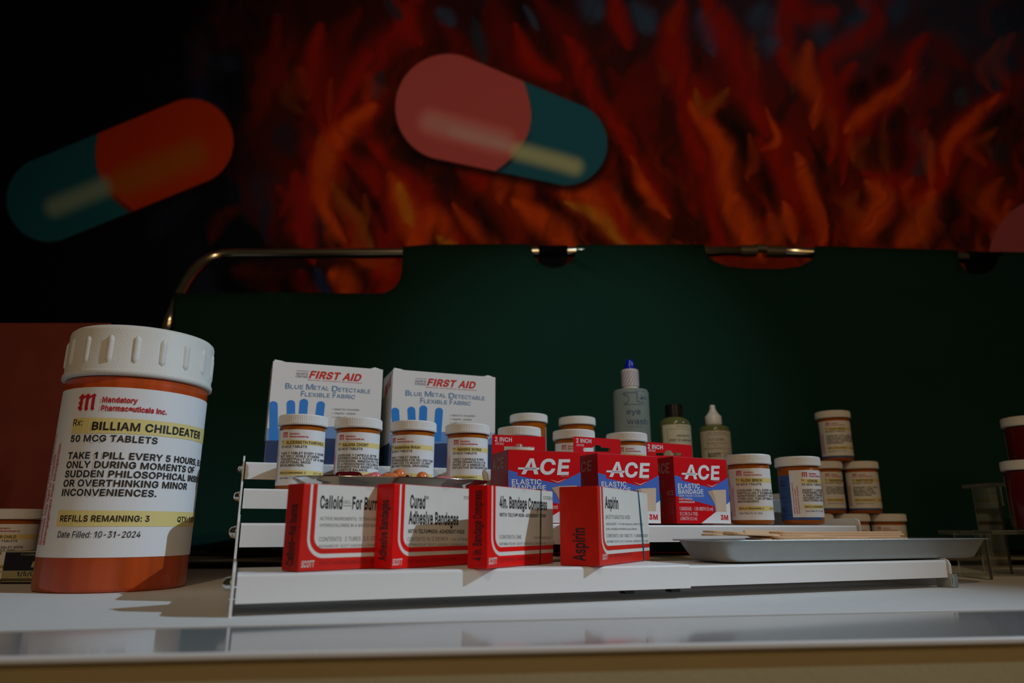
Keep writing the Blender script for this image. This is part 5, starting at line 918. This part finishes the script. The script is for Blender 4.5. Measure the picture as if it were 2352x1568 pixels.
# ------------------------------------------------------------------ two white adhesive bandage cartons
def fa_box(tl, tr, bl, depth_px, label, label_side, ang=20.98, v=0.010):
    p, _ = rk_px(bl[0], 3, v, bl[1]); F = Frame((p[0], p[1], p[2] + 0.0003), R_(ang)); H = F.hit(*tl)[1]; Wd = F.hit(*tr)[0]; D = 0.056
    t = thing('bandage_carton', label, 'bandage carton', tuple(map(float, F.o)), F.a, 'white adhesive bandage cartons on the top tier')
    mobj('carton', *box(0, Wd, 0, D, 0, H), M_carton, t, bevel=0.0004)
    # measured on the left carton in zoomed units
    c0_, c1_, c2_, c3_ = (615, 140), (1862, 218), (515, 1440), (1815, 1500)
    def P(x, y):
        t_ = 0.5
        for _ in range(5):
            xa = c0_[0] + (c2_[0] - c0_[0]) * t_; xb = c1_[0] + (c3_[0] - c1_[0]) * t_; u = (x - xa) / (xb - xa); ya = c0_[1] + (c1_[1] - c0_[1]) * u; yb_ = c2_[1] + (c3_[1] - c2_[1]) * u; t_ = (y - ya) / (yb_ - ya)
        return (max(0.0002, min(Wd - 0.0002, u * Wd)), max(0.0002, (1 - t_) * H * 1.0))
    def T(A, s, x0, y0, x1, y1, yt, bold=0.0, shear=0.0): a = P(x0, y0); b_ = P(x1, y1); c = P(x0, yt); A.text(s, a[0], a[1], c[1] - a[1], w=b_[0] - a[0], bold=bold, shear=shear, dz=b_[1] - a[1])
    A = Art(); A.poly([P(540, 1010), P(800, 1004), P(1200, 985), P(1500, 990), P(1840, 1000), P(1820, 1500), P(515, 1440)]); A.flat('blue_field', M_midblue, t, 0.0001)
    A = Art(); A.poly([P(528, 1165), P(700, 1158), P(1200, 1138), P(1830, 1160), P(1815, 1500), P(515, 1440)]); A.flat('navy_field', M_navy, t, 0.0002)
    def finger(x0, yt, x1, yb, hw):
        A = Art(); pts = [(x1 - hw, yb), (x1 + hw, yb)] + [(x0 + hw * math.cos(R_(a)), yt + hw - hw * math.sin(R_(a))) for a in range(0, 181, 15)]
        A.poly([P(*q) for q in pts]); A.flat('bandage_picture', M_fing, t, 0.0003)
    for q in ((617, 665, 622, 1165, 47), (808, 648, 812, 1100, 46), (952, 629, 925, 1050, 47), (1141, 658, 1100, 1110, 47)): finger(*q)
    A = Art(); T(A, 'FIRST AID', 1005, 350, 1605, 382, 260, 0.06, 0.28)
    T(A, 'BRAND ADHESIVE BANDAGES', 995, 384, 1615, 416, 371, 0.0); A.flat('lettering', mat('warm_red_print', (0.66, 0.02, 0.02), 0.4), t, 0.0003)
    A = Art(); T(A, 'AMERICAN', 868, 268, 1008, 270, 256, 0); T(A, 'WHITE', 865, 312, 998, 316, 284, 0.0); T(A, 'CROSS', 862, 348, 992, 354, 320, 0.0); A.flat('lettering', M_navyink, t, 0.0003)
    A = Art()
    for cap, rest, x0, xm, x1, y0, y1 in (('B', 'LUE', 745, 803, 942, 498, 502), ('M', 'ETAL', 975, 1060, 1232, 505, 515), ('D', 'ETECTABLE', 1265, 1342, 1712, 524, 547), ('F', 'LEXIBLE', 918, 962, 1242, 595, 608), ('F', 'ABRIC', 1275, 1318, 1535, 610, 622)):
        T(A, cap, x0, y0, xm - 8, y0, y0 - 70, 0.025); T(A, rest, xm, y0 + 1, x1, y1, y0 - 50, 0.015)
    A.flat('lettering', M_titleb, t, 0.0003)
    A = Art(); T(A, '• Ideal for knuckles', 1270, 770, 1585, 778, 745, 0, 0.25); T(A, '• Highly visible', 1268, 822, 1540, 830, 797, 0, 0.25); T(A, '• Latex free', 1266, 872, 1470, 878, 848, 0, 0.25); A.flat('lettering', M_grey, t, 0.0003)
    A = Art(); T(A, '100', 1690, 1075, 1815, 1078, 1000, 0.03); A.flat('lettering', M_wprint, t, 0.0004)
    S = Art(); Vg, Fg = glyphs('FIRST AID', 0.05, 0.2); W0 = Vg[:, 0].max(); S.V = [(-D * 0.75 + a / W0 * D * 0.6, H * 0.76 + b_ * 0.012 + a / W0 * 0.01) for a, b_ in Vg]; S.F = Fg; S.left('lettering', MATS['warm_red_print'], t, 0.0003)
    S = Art(); S.strip(-D, 0, 0.0002, H * 0.24); S.left('navy_field', M_navy, t, 0.0002)
    for xx in (0.0015, Wd - 0.013):     # corner tucks standing a little proud of the top
        V = [(xx, 0.001, H), (xx + 0.0115, 0.001, H), (xx + 0.0115, 0.010, H), (xx, 0.010, H), (xx + (0 if xx < 0.01 else 0.004), 0.002, H + 0.0022), (xx + 0.0075, 0.002, H + 0.0014), (xx + 0.0075, 0.009, H + 0.0014), (xx, 0.009, H + 0.0022)]
        mobj('flap', V, [(3, 2, 1, 0), (4, 5, 6, 7), (0, 1, 5, 4), (1, 2, 6, 5), (2, 3, 7, 6), (3, 0, 4, 7)], M_carton, t)
    return t, F, Wd, H
fa_box((626, 828.5), (880, 844.5), (606, 1062), None, 'white First Aid bandage carton at the left end of the top tier', 0)
fa_box((909, 848), (1138, 863), (893, 1066), None, 'white First Aid bandage carton, right one, left side visible', 0)

# ------------------------------------------------------------------ three old bottles on the top tier
def bottle(name, label, px, v, pybase, prof, m, cat='bottle', n=48):
    p = place(px, 3, v, pybase); t = thing(name, label, cat, p, face_cam(p)); mobj('body', *lathe(prof, n), m, t, smooth=True); return t, p
def ztop(p, px, py): return float(at_y(px, py, p[1])[2] - p[2])
def rad(p, wpx): f = p[1] * cy_ + (p[2] + 0.05 - ZC) * sy_; return wpx / 2 / FPX * f * 0.985
p = place(1453, 3, 0.036, 1000); R0 = rad(p, 83); zs = ztop(p, 1453, 897); zc = ztop(p, 1453, 826)
t, p = bottle('eye_wash_bottle', 'tall frosted eye wash bottle with a blue tip, tallest of the bottles', 1453, 0.036, 1000,
    [(R0 * 0.92, 0), (R0, 0.003), (R0, zs - 0.004), (R0 * 0.93, zs - 0.0005), (R0 * 0.5, zs + 0.0012), (R0 * 0.44, zs + 0.002), (R0 * 0.44, zs + 0.004)], M_frost, 'bottle')
z1 = ztop(p, 1453, 888); z2 = ztop(p, 1453, 850)
mobj('neck_ring', *lathe([(R0 * 0.44, zs + 0.001), (R0 * 0.47, zs + 0.002), (R0 * 0.44, z1)], 32), M_nozzle, t, smooth=True)
fm = mobj('sealing_film', *lathe([(R0 * 0.44, z1 - 0.0015), (R0 * 0.5, z1), (R0 * 0.5, z2 - 0.0015), (R0 * 0.44, z2)], 40, lambda i, r, z: 1 + 0.012 * math.sin(i * 2.4 + z * 900)), M_film, t)
st = Art()
for k in range(9): 
    for j in range(10):
        a = -1.7 + 0.34 * k + j * 0.085 * 1.0; zz = z1 + 0.0015 + (z2 - z1 - 0.004) * j / 10; st.poly([(a, zz), (a + 0.07, zz), (a + 0.155, zz + (z2 - z1) / 11), (a + 0.085, zz + (z2 - z1) / 11)])
st.cyl('diagonal_print', mat('grey_violet_print', (0.22, 0.19, 0.26), 0.5), fm, R0 * 0.508, 0.0001)
mobj('tip', *lathe([(R0 * 0.33, z2 - 0.001), (R0 * 0.34, z2), (R0 * 0.22, zc - 0.003), (R0 * 0.18, zc - 0.0008), (R0 * 0.1, zc)], 32), M_capblue, t, smooth=True)
lt = Art()
def lz(py): return ztop(p, 1453, py)
def lx(px): return math.asin(max(-0.98, min(0.98, (px - 1454) / 41.5)))
lt.text('eye', lx(1443), lz(957.5), (lz(944) - lz(957.5)) * 0.95, w=lx(1474) - lx(1443), bold=0.005); lt.text('wash', lx(1443), lz(979), (lz(966) - lz(979)) * 0.95, w=lx(1488) - lx(1443), bold=0.005)
lt.text('sterile isotonic buffered', lx(1443), lz(986), 0.0012, w=0.8); lt.text('4 FL. OZ. (118 mL)', lx(1462), lz(906), 0.0016, w=0.7)
def ln(x0, y0, x1, y1, w=0.00035):
    n = 5
    for i in range(n):
        a = (lx(x0 + (x1 - x0) * i / n), lz(y0 + (y1 - y0) * i / n)); b_ = (lx(x0 + (x1 - x0) * (i + 1) / n), lz(y0 + (y1 - y0) * (i + 1) / n))
        d = np.array([(b_[0] - a[0]) * R0, b_[1] - a[1]]); L = np.linalg.norm(d) + 1e-9; nn = np.array([-d[1] / L * w / R0, d[0] / L * w])
        lt.poly([(a[0] - nn[0], a[1] - nn[1]), (b_[0] - nn[0], b_[1] - nn[1]), (b_[0] + nn[0], b_[1] + nn[1]), (a[0] + nn[0], a[1] + nn[1])])
for q in ((1437, 909, 1468, 909), (1437, 909, 1440, 914), (1440, 914, 1447, 915), (1447, 915, 1450, 922), (1450, 922, 1447, 930), (1447, 930, 1438, 933), (1438, 933, 1438, 935), (1438, 935, 1480, 935), (1468, 909, 1468, 928), (1468, 928, 1484, 932), (1474, 920, 1490, 921), (1478, 912, 1480, 928), (1486, 916, 1474, 924)): ln(*q)
lt.cyl('lettering', M_navyink, t, R0, 0.0002)

def old_label(t, R, z0, z1, a0, a1, m, rows):
    V = []; n = 24; Fc = []
    for i in range(n + 1):
        a = R_(a0 + (a1 - a0) * i / n)
        for rr in (R + 0.00003, R + 0.0003): V += [(rr * math.sin(a), -rr * math.cos(a), z0), (rr * math.sin(a), -rr * math.cos(a), z1)]
    for i in range(n): k = i * 4; q = k + 4; Fc += [(k + 2, q + 2, q + 3, k + 3), (k + 1, k + 3, q + 3, q + 1), (k, q, q + 2, k + 2), (k, k + 1, q + 1, q)]
    Fc += [(0, 2, 3, 1), (4 * n, 4 * n + 1, 4 * n + 3, 4 * n + 2)]
    lb = mobj('label', V, Fc, m, t); A = Art()
    for s, d0, d1, z, h, bb in rows: A.text(s, R_(d0), z, h, w=R_(d1 - d0), bold=bb)
    zz = z1 - (z1 - z0) * 0.10
    A.strip(R_(-28), R_(70), zz, zz + 0.0003, 10); A.strip(R_(-28), R_(-27), z0 + 0.002, zz); 
    A.cyl('lettering', M_ink, lb, R + 0.0003, 0.0001)
p = place(1551, 3, 0.036, 1000); R1_ = rad(p, 72); zz = lambda py, x=1551: ztop(p, x, py)
t, p = bottle('aromatic_spirit_bottle', 'olive glass bottle with square-shouldered black cap, middle of three old bottles', 1551, 0.036, 1000,
    [(R1_ * 0.9, 0), (R1_, 0.003), (R1_, zz(976)), (R1_ * 0.93, zz(969)), (R1_ * 0.75, zz(963)), (R1_ * 0.5, zz(959)), (R1_ * 0.45, zz(956))], M_olive)
mobj('cap', *lathe([(R1_ * 0.55, zz(960)), (R1_ * 0.56, zz(958)), (R1_ * 0.54, zz(932)), (R1_ * 0.5, zz(930)), (R1_ * 0.1, zz(930))], 48, lambda i, r, z: 1 + 0.02 * (i % 2)), M_blackcap, t)
Ht = zz(979)
old_label(t, R1_, 0.004, Ht, -50, 120, M_oldlabel, [('FIRST AID SUPPLIES', 5, 55, Ht - 0.0037, 0.0014, 0), ('AROMATIC', 5, 58, zz(1007), 0.0027, 0.02), ('SPIRIT OF AMMONIA', -22, 66, zz(1017), 0.0029, 0.02), ('SCOTT', -10, 35, zz(1050), 0.0042, 0.08)])
p = place(1641, 3, 0.036, 1000); R2_ = rad(p, 71); zz = lambda py, x=1641: ztop(p, x, py)
t, p = bottle('iodine_bottle', 'old bottle with pointed ivory dropper nozzle, rightmost on the top tier', 1641, 0.036, 1000,
    [(R2_ * 0.9, 0), (R2_, 0.003), (R2_, zz(990)), (R2_ * 0.95, zz(983)), (R2_ * 0.8, zz(980)), (R2_ * 0.55, zz(977)), (R2_ * 0.5, zz(974))], M_olive)
mobj('nozzle', *lathe([(R2_ * 0.53, zz(977)), (R2_ * 0.54, zz(975)), (R2_ * 0.53, zz(957)), (R2_ * 0.42, zz(953)), (R2_ * 0.27, zz(946)), (R2_ * 0.18, zz(937)), (R2_ * 0.17, zz(931)), (R2_ * 0.1, zz(930))], 36), M_nozzle, t, smooth=True)
Ht = zz(993)
old_label(t, R2_, 0.004, Ht, -62, 125, M_oldlabel2, [('FIRST AID SUPPLIES', -25, 45, Ht - 0.0037, 0.0014, 0), ('P.V.P. IODINE', -22, 34, zz(1016), 0.0033, 0.0), ('ANTISEPTIC SOLUTION', -28, 45, zz(1023), 0.0015, 0), ('10%', -5, 15, zz(1028), 0.0015, 0), ('NET CONTENTS 1 FL. OZ.', -45, 60, zz(1035), 0.0020, 0), ('SCOTT', -28, 18, zz(1052), 0.0048, 0.08), ('AVIATION', 25, 60, zz(1045), 0.0015, 0), ('LANCASTER', 25, 62, zz(1051), 0.0015, 0)])

# ------------------------------------------------------------------ polished kidney dish with gel capsules
def surf_grid(rows, close_bottom=True):
    n = len(rows[0]); V = [v for r in rows for v in r]; Fc = []
    for k in range(len(rows) - 1):
        for i in range(n): j = (i + 1) % n; Fc.append((k * n + i, k * n + j, (k + 1) * n + j, (k + 1) * n + i))
    if close_bottom: Fc.append(tuple(range((len(rows) - 1) * n, len(rows) * n)))
    return V, Fc
def kidney(sx, sy, z, n=64):
    out_ = []
    for i in range(n):
        a = 2 * math.pi * i / n; x = sx * math.cos(a); y = sy * math.sin(a); s = max(0.0, math.sin(a))
        out_.append((x, y - 0.35 * sy * s * math.exp(-(x / (sx * 0.5)) ** 2), z))
    return out_
dl = place(664, 1, 0.030, 1100); dr_ = place(1119, 1, 0.030, 1112)
dc = ((dl[0] + dr_[0]) / 2, (dl[1] + dr_[1]) / 2, dl[2]); dw = math.hypot(dr_[0] - dl[0], dr_[1] - dl[1]) / 2
DH = 0.0365
dish = thing('kidney_dish', 'polished steel kidney dish behind the red boxes holding gel capsules', 'dish', dc, RA)
rows = [kidney(dw * s, 0.036 * s2, z) for s, s2, z in ((0.98, 0.96, DH - 0.001), (0.90, 0.86, DH - 0.004), (0.82, 0.76, 0.018), (0.76, 0.7, 0.004), (0.5, 0.5, 0.0012))]
inner_ = [r for r in rows]
outer_ = [kidney(dw * s, 0.036 * s2, z) for s, s2, z in ((0.52, 0.52, 0.0), (0.77, 0.71, 0.0), (0.825, 0.77, 0.004), (0.845, 0.785, 0.018), (0.92, 0.88, DH - 0.005), (1.0, 0.985, DH - 0.0008), (1.0, 0.985, DH), (0.98, 0.96, DH - 0.0003))]
V, Fc = surf_grid(outer_ + inner_[0:], True); Fc.append(tuple(reversed(range(64))))
mobj('bowl', V, Fc, M_chrome, dish, smooth=True)
def capsule_mesh(L, r, n=20, band=False):
    prof_ = [(r * math.sin(R_(a)), -L / 2 + r - r * math.cos(R_(a))) for a in range(6, 91, 14)] + [(r * 1.0, -0.0008), (r * 1.04, 0.0)] + [(r * 1.04 * math.sin(R_(a)), L / 2 - r * 1.04 - r * 1.04 * -math.cos(R_(a))) for a in range(90, 5, -14)]
    return lathe(prof_, n)
def d2w(x, y, z): return (dc[0] + x * math.cos(RA) - y * math.sin(RA), dc[1] + x * math.sin(RA) + y * math.cos(RA), dc[2] + z)
def gel(loc, L, r, m, rot, label, group='gel capsules in the kidney dish'):
    me_ = mobj('gel_capsule', *capsule_mesh(L, r), m, None, smooth=True); me_.location = loc; me_.rotation_euler = rot; tag(me_, label, 'capsule', group); return me_
gl = []
def on_px(px, py, ydish): q = at_y(px, py, dc[1] + (px - 890) * 0.0002 + ydish); return tuple(map(float, q))
gel(on_px(800, 1097, 0.0), 0.024, 0.0052, M_pillred, (R_(90), R_(6), R_(110)), 'long dark red capsule lying highest at the left of the dish')
gel(on_px(763, 1099, 0.01), 0.018, 0.0038, M_pillred, (R_(90), 0, R_(80)), 'small dark red capsule tucked left behind the long one')
gel(on_px(851, 1099, 0.0), 0.018, 0.0044, M_pillpink, (R_(75), 0, R_(100)), 'pink capsule just right of the long dark red one')
gel(on_px(878, 1100, 0.0), 0.020, 0.0040, M_pillpink, (R_(105), 0, R_(70)), 'pink capsule lying under the orange ones')
gel(on_px(913, 1094, 0.0), 0.016, 0.0056, M_pillorange, (R_(70), R_(10), R_(50)), 'orange capsule on top of the heap, its round end forward')
gel(on_px(896, 1099, -0.006), 0.015, 0.0048, M_pillorange, (R_(90), 0, R_(95)), 'orange capsule at the near rim below the topmost orange one')
gel(on_px(928, 1101, 0.004), 0.016, 0.0040, M_pillred, (R_(90), 0, R_(30)), 'dark red capsule showing right of the orange pair')
gel(on_px(969, 1102, 0.0), 0.015, 0.0052, M_pillorange, (R_(30), 0, R_(20)), 'orange capsule standing alone at the middle of the rim')
gel(on_px(936, 1104, 0.0), 0.014, 0.0036, M_pillpink, (R_(90), 0, R_(60)), 'small pink capsule between the orange pair and the lone orange one')
gel(on_px(1022, 1106, 0.0), 0.020, 0.0046, M_pillpink, (R_(90), 0, R_(115)), 'pink capsule farthest right in the dish')
gel(on_px(990, 1107, 0.004), 0.014, 0.0036, M_pillpink, (R_(90), 0, R_(70)), 'small pale pink capsule near the lone orange one')
pr = [M_pillorange, M_pillpink, M_pillred]
for i in range(26):       # the capsules filling the dish below the rim
    x = -0.058 + 0.116 * (i % 9) / 8; y = (-0.012, 0.0, 0.010)[i // 9]; z = (0.0065, 0.0165, 0.0265)[i % 3]
    gel(d2w(x, y, z), 0.017, 0.0046, pr[i % 3], (R_(90), 0, R_(20 + 47 * i)), 'capsule in the heap under the top ones, below the dish rim', 'buried gel capsules')
# cotton swab leaning in the gap right of the dish
a = at_y(1121, 1118, dc[1] + 0.03); b_ = at_y(1113, 1086, dc[1] + 0.035); c_ = a + (a - b_) * 1.6
sw = thing('cotton_swab', 'cotton swab standing up between dish and left bandage box', 'cotton swab', tuple(map(float, c_)))
mobj('stick', *tube([(0, 0, 0), tuple(b_ - c_)], 0.0011, 10), M_nozzle, sw); d = (b_ - c_) / np.linalg.norm(b_ - c_)
mobj('cotton_tip', *tube([tuple(b_ - c_ - d * 0.009), tuple(b_ - c_ - d * 0.006), tuple(b_ - c_ - d * 0.001), tuple(b_ - c_ + d * 0.0015), tuple(b_ - c_ + d * 0.003)], [0.0012, 0.0024, 0.0026, 0.002, 0.0007], 12), M_cotton, sw, smooth=True)

# ------------------------------------------------------------------ steel tray with tongue depressors
TV = 0.036
pL, uL = rk_px(1576, 0, TV, 1240); pR, uR = rk_px(2213, 0, TV, 1237)
tc_ = rk((uL + uR) / 2, 0, TV); tw = (uR - uL) / 2; td = 0.040
pn_, _ = rk_px(1850, 0, TV - td, 1238); TH = float(at_y(1850, 1239, pn_[1])[2] - SH0)
tray = thing('steel_tray', 'satin steel instrument tray with rounded corners at the right of the bottom tier', 'tray', tc_, RA)
def rrect(w, d, r, z, n=8):
    P = []
    for cx, cy2, a0 in ((w - r, d - r, 0), (-w + r, d - r, 90), (-w + r, -d + r, 180), (w - r, -d + r, 270)):
        for i in range(n): a = R_(a0 + 90 * i / (n - 1)); P.append((cx + r * math.cos(a), cy2 + r * math.sin(a), z))
    return P
bw, bd = tw - 0.018, td - 0.010
rows = [rrect(bw - 0.004, bd - 0.004, 0.014, 0), rrect(bw, bd, 0.017, 0.0012), rrect(bw + 0.0025, bd + 0.0016, 0.019, 0.004), rrect(tw - 0.007, td - 0.0025, 0.024, TH - 0.0012), rrect(tw, td, 0.028, TH - 0.0010), rrect(tw, td, 0.028, TH), rrect(tw - 0.0078, td - 0.0035, 0.0235, TH - 0.0003), rrect(bw + 0.0015, bd + 0.0006, 0.018, 0.0046), rrect(bw - 0.001, bd - 0.001, 0.016, 0.0022), rrect(bw - 0.006, bd - 0.006, 0.013, 0.0012)]
V, Fc = surf_grid(rows, True); Fc.append(tuple(reversed(range(32))))
mobj('pan', V, Fc, M_steeltray, tray, smooth=True)
def stick_mesh(L=0.150, w=0.0175, th=0.0017):
    P = []; r = w / 2
    for a in range(-90, 91, 18): P.append((L / 2 - r + r * math.cos(R_(a)), r * math.sin(R_(a))))
    for a in range(90, 271, 18): P.append((-L / 2 + r + r * math.cos(R_(a)), r * math.sin(R_(a))))
    n = len(P); V = [(x, y, 0) for x, y in P] + [(x, y, th) for x, y in P]
    return V, [tuple(reversed(range(n))), tuple(range(n, 2 * n))] + [(i, (i + 1) % n, (i + 1) % n + n, i + n) for i in range(n)]
SM = None
def stick(loc, rz, rx_=0.0, ry_=0.0, label='', group='wooden tongue depressors in the steel tray'):
    global SM
    if SM is None: o_ = mobj('tongue_depressor', *stick_mesh(), M_wood, None, bevel=0.0003); SM = o_
    else: o_ = SM.copy(); link(o_)
    o_.location = loc; o_.rotation_euler = (rx_, ry_, rz); o_['label'] = label; o_['category'] = 'tongue depressor'; o_['group'] = group; return o_
def tl(x, y, z): return (tc_[0] + x * math.cos(RA) - y * math.sin(RA), tc_[1] + x * math.sin(RA) + y * math.cos(RA), tc_[2] + z)
def tray_px(px, v, py):     # local tray x under picture column px at depth v
    q, u_ = rk_px(px, 0, TV + v, py); return u_ - (uL + uR) / 2
# right pile: sticks side by side in layers up to just over the rim
xr = (tray_px(1752, -0.012, 1230) + tray_px(2098, -0.012, 1230)) / 2
z = 0.0024; k = 0
while z < TH - 0.0006:
    for yy in (-0.013, 0.007, 0.026):
        stick(tl(xr - 0.004 + 0.003 * ((k * 7) % 3 - 1), yy - 0.004, z), RA + R_(((k * 5) % 3 - 1) * 0.8), label='wooden tongue depressor under the top ones in the right pile', group='buried tongue depressors')
        k += 1
    z += 0.0018
stick(tl(xr - 0.010, -0.013, z), RA, label='wooden tongue depressor of the right pile, lowest one above the rim')
stick(tl(xr - 0.002, -0.010, z + 0.0018), RA + R_(-0.6), label='wooden tongue depressor of the right pile, second from its top')
stick(tl(xr + 0.000, -0.007, z + 0.0036), RA + R_(0.5), label='wooden tongue depressor topmost on the right pile')
# left jumble, ends poking over the rim
for px, py, v, rz, ry, lab in ((1610, 1227, 0.010, 8, -1.5, 'wooden tongue depressor with its end farthest left in the tray'), (1652, 1229, 0.004, -14, 1.0, 'wooden tongue depressor in the jumble, second end from the left'),
                           (1640, 1232, -0.004, 16, 0.5, 'wooden tongue depressor low at the near side of the left jumble'), (1690, 1232, -0.010, -6, 1.0, 'wooden tongue depressor crossing low beside the broad tilted one')):
    xx = tray_px(px, v, py); q = at_y(px, py, tl(xx, v, 0)[1]); zz_ = float(q[2] - tc_[2])
    stick(tl(xx + 0.070, v, zz_ - 0.0006 + (0.0 if ry < 0 else 0.0)), RA + R_(rz), 0, R_(ry + 1.2), lab)
xx = tray_px(1722, -0.006, 1225); q = at_y(1722, 1232, tl(xx, -0.006, 0)[1])
stick(tl(xx + 0.064, -0.002, float(q[2] - tc_[2]) - 0.0015), RA + R_(9), R_(28), R_(2.0), 'broad wooden tongue depressor tilted to show its flat rounded end')

# ------------------------------------------------------------------ things at the left and right picture edges
yb = 0.772; q0 = at_y(0, 741, yb); q1 = at_y(145, 755, yb)
bx0, bx1 = float(at_y(-260, 741, yb)[0]), float(at_y(250, 760, yb)[0]); ht = float(q0[2]) - TABLE
V, Fc = box(0, bx1 - bx0, 0, 0.012, 0, ht)
bo = mobj('red_board', V, Fc, M_board, None, bevel=0.0012, loc=(bx0, yb, TABLE)); tag(bo, 'tall red orange board standing behind the giant bottle', 'board')
p = at_z(22, 1342, TABLE); F = Frame((float(p[0]) - 0.012, float(p[1]) + 0.004, TABLE + 0.0002), R_(3)); Wd = 0.058; H = F.hit(30, 1265)[1]
t = thing('small_black_box', 'small glossy black box with pale gold print between edge bottle and giant bottle', 'box', tuple(map(float, F.o)), F.a)
mobj('carton', *box(0, Wd, 0, 0.022, 0, H), M_blackbox, t, bevel=0.0004)
A = Art(); A.strip(0.0005, Wd - 0.0005, H * 0.16, H * 0.40); A.strip(0.0005, Wd - 0.0005, H * 0.96, H * 0.995); A.strip(0.0005, Wd - 0.0005, H * 0.06, H * 0.085); A.strip(0.0005, Wd - 0.0005, H * 0.115, H * 0.13); g = A.flat('gold_print', M_gold, t, 0.0001)
A = Art(); A.text('1/5/02', 0.014, H * 0.24, H * 0.13, w=0.020, bold=0.02); A.flat('lettering', M_ink, g, 0.0003)
A = Art(); A.text('COMMAND', 0.015, H * 0.86, H * 0.06, w=0.024); A.poly([(0.026, H * 0.5), (0.0285, H * 0.5), (0.029, H * 0.7), (0.027, H * 0.66)]); A.poly([(0.0295, H * 0.48), (0.031, H * 0.5), (0.0315, H * 0.74), (0.030, H * 0.7)]); A.flat('gold_print', M_gold, t, 0.0003)

def riser(x0, y0, ztop_, w, d, label, th=0.0045, legx=None):
    t = thing('acrylic_riser', label, 'display riser', (x0, y0, TABLE), R_(3), 'clear acrylic risers at the right edge')
    mobj('riser_top', *box(0, w, 0, d, ztop_ - th, ztop_), M_acryl, t, bevel=0.0006)
    for lx_ in legx:
        mobj('leg_plate', *box(lx_, lx_ + 0.0035, 0.004, d - 0.004, 0.0002, ztop_ - th), M_acryl, t, bevel=0.0004)
        mobj('brace', *box(lx_ + 0.0035, lx_ + 0.016, 0.016, 0.0195, ztop_ - th - 0.022, ztop_ - th), M_acryl, t, bevel=0.0004)
    return t
f = at_z(2308, 1332, TABLE); yq = float(f[1]); a = at_y(2232, 1217, yq); riser(float(a[0]), yq, float(a[2]) - TABLE, 0.14, 0.055, 'clear acrylic riser, lower one at the right picture edge, holding a bottle', legx=(0.014, 0.10))
zlow = float(a[2]); yl = yq + 0.030
ylow = yq + 0.095; a2_ = at_y(2272, 1108, ylow); riser(float(a2_[0]), ylow, float(a2_[2]) - TABLE, 0.14, 0.05, 'clear acrylic riser, taller one behind the lower riser', legx=(0.010, 0.10))
sc_ = (float(at_y(2345, 1058, yl)[2]) - zlow) / 0.0702
q = at_y(2302 + 75, 1100, yl); cx = float(at_y(2303, 1070, yl)[0]) + 0.0235 * sc_ * 1.06
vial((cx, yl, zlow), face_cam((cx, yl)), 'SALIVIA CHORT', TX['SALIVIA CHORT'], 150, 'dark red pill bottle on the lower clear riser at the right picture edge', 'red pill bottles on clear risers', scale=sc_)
yh = ylow + 0.026; s2 = (float(at_y(2345, 959, yh)[2]) - float(a2_[2])) / 0.0702; cx = float(at_y(2304, 970, yh)[0]) + 0.0235 * s2 * 1.06
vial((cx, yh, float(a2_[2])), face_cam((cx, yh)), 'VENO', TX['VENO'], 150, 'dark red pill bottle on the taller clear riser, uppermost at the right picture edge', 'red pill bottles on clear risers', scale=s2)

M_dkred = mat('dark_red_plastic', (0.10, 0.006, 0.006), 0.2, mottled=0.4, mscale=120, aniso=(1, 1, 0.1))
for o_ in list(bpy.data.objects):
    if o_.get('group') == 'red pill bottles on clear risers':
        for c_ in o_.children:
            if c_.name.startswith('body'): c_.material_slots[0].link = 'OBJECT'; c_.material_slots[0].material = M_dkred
    if o_.name.split('.')[0] in ('lettering', 'diagonal_print'): o_['kind'] = 'stuff'     # print too small to pick apart letter by letter
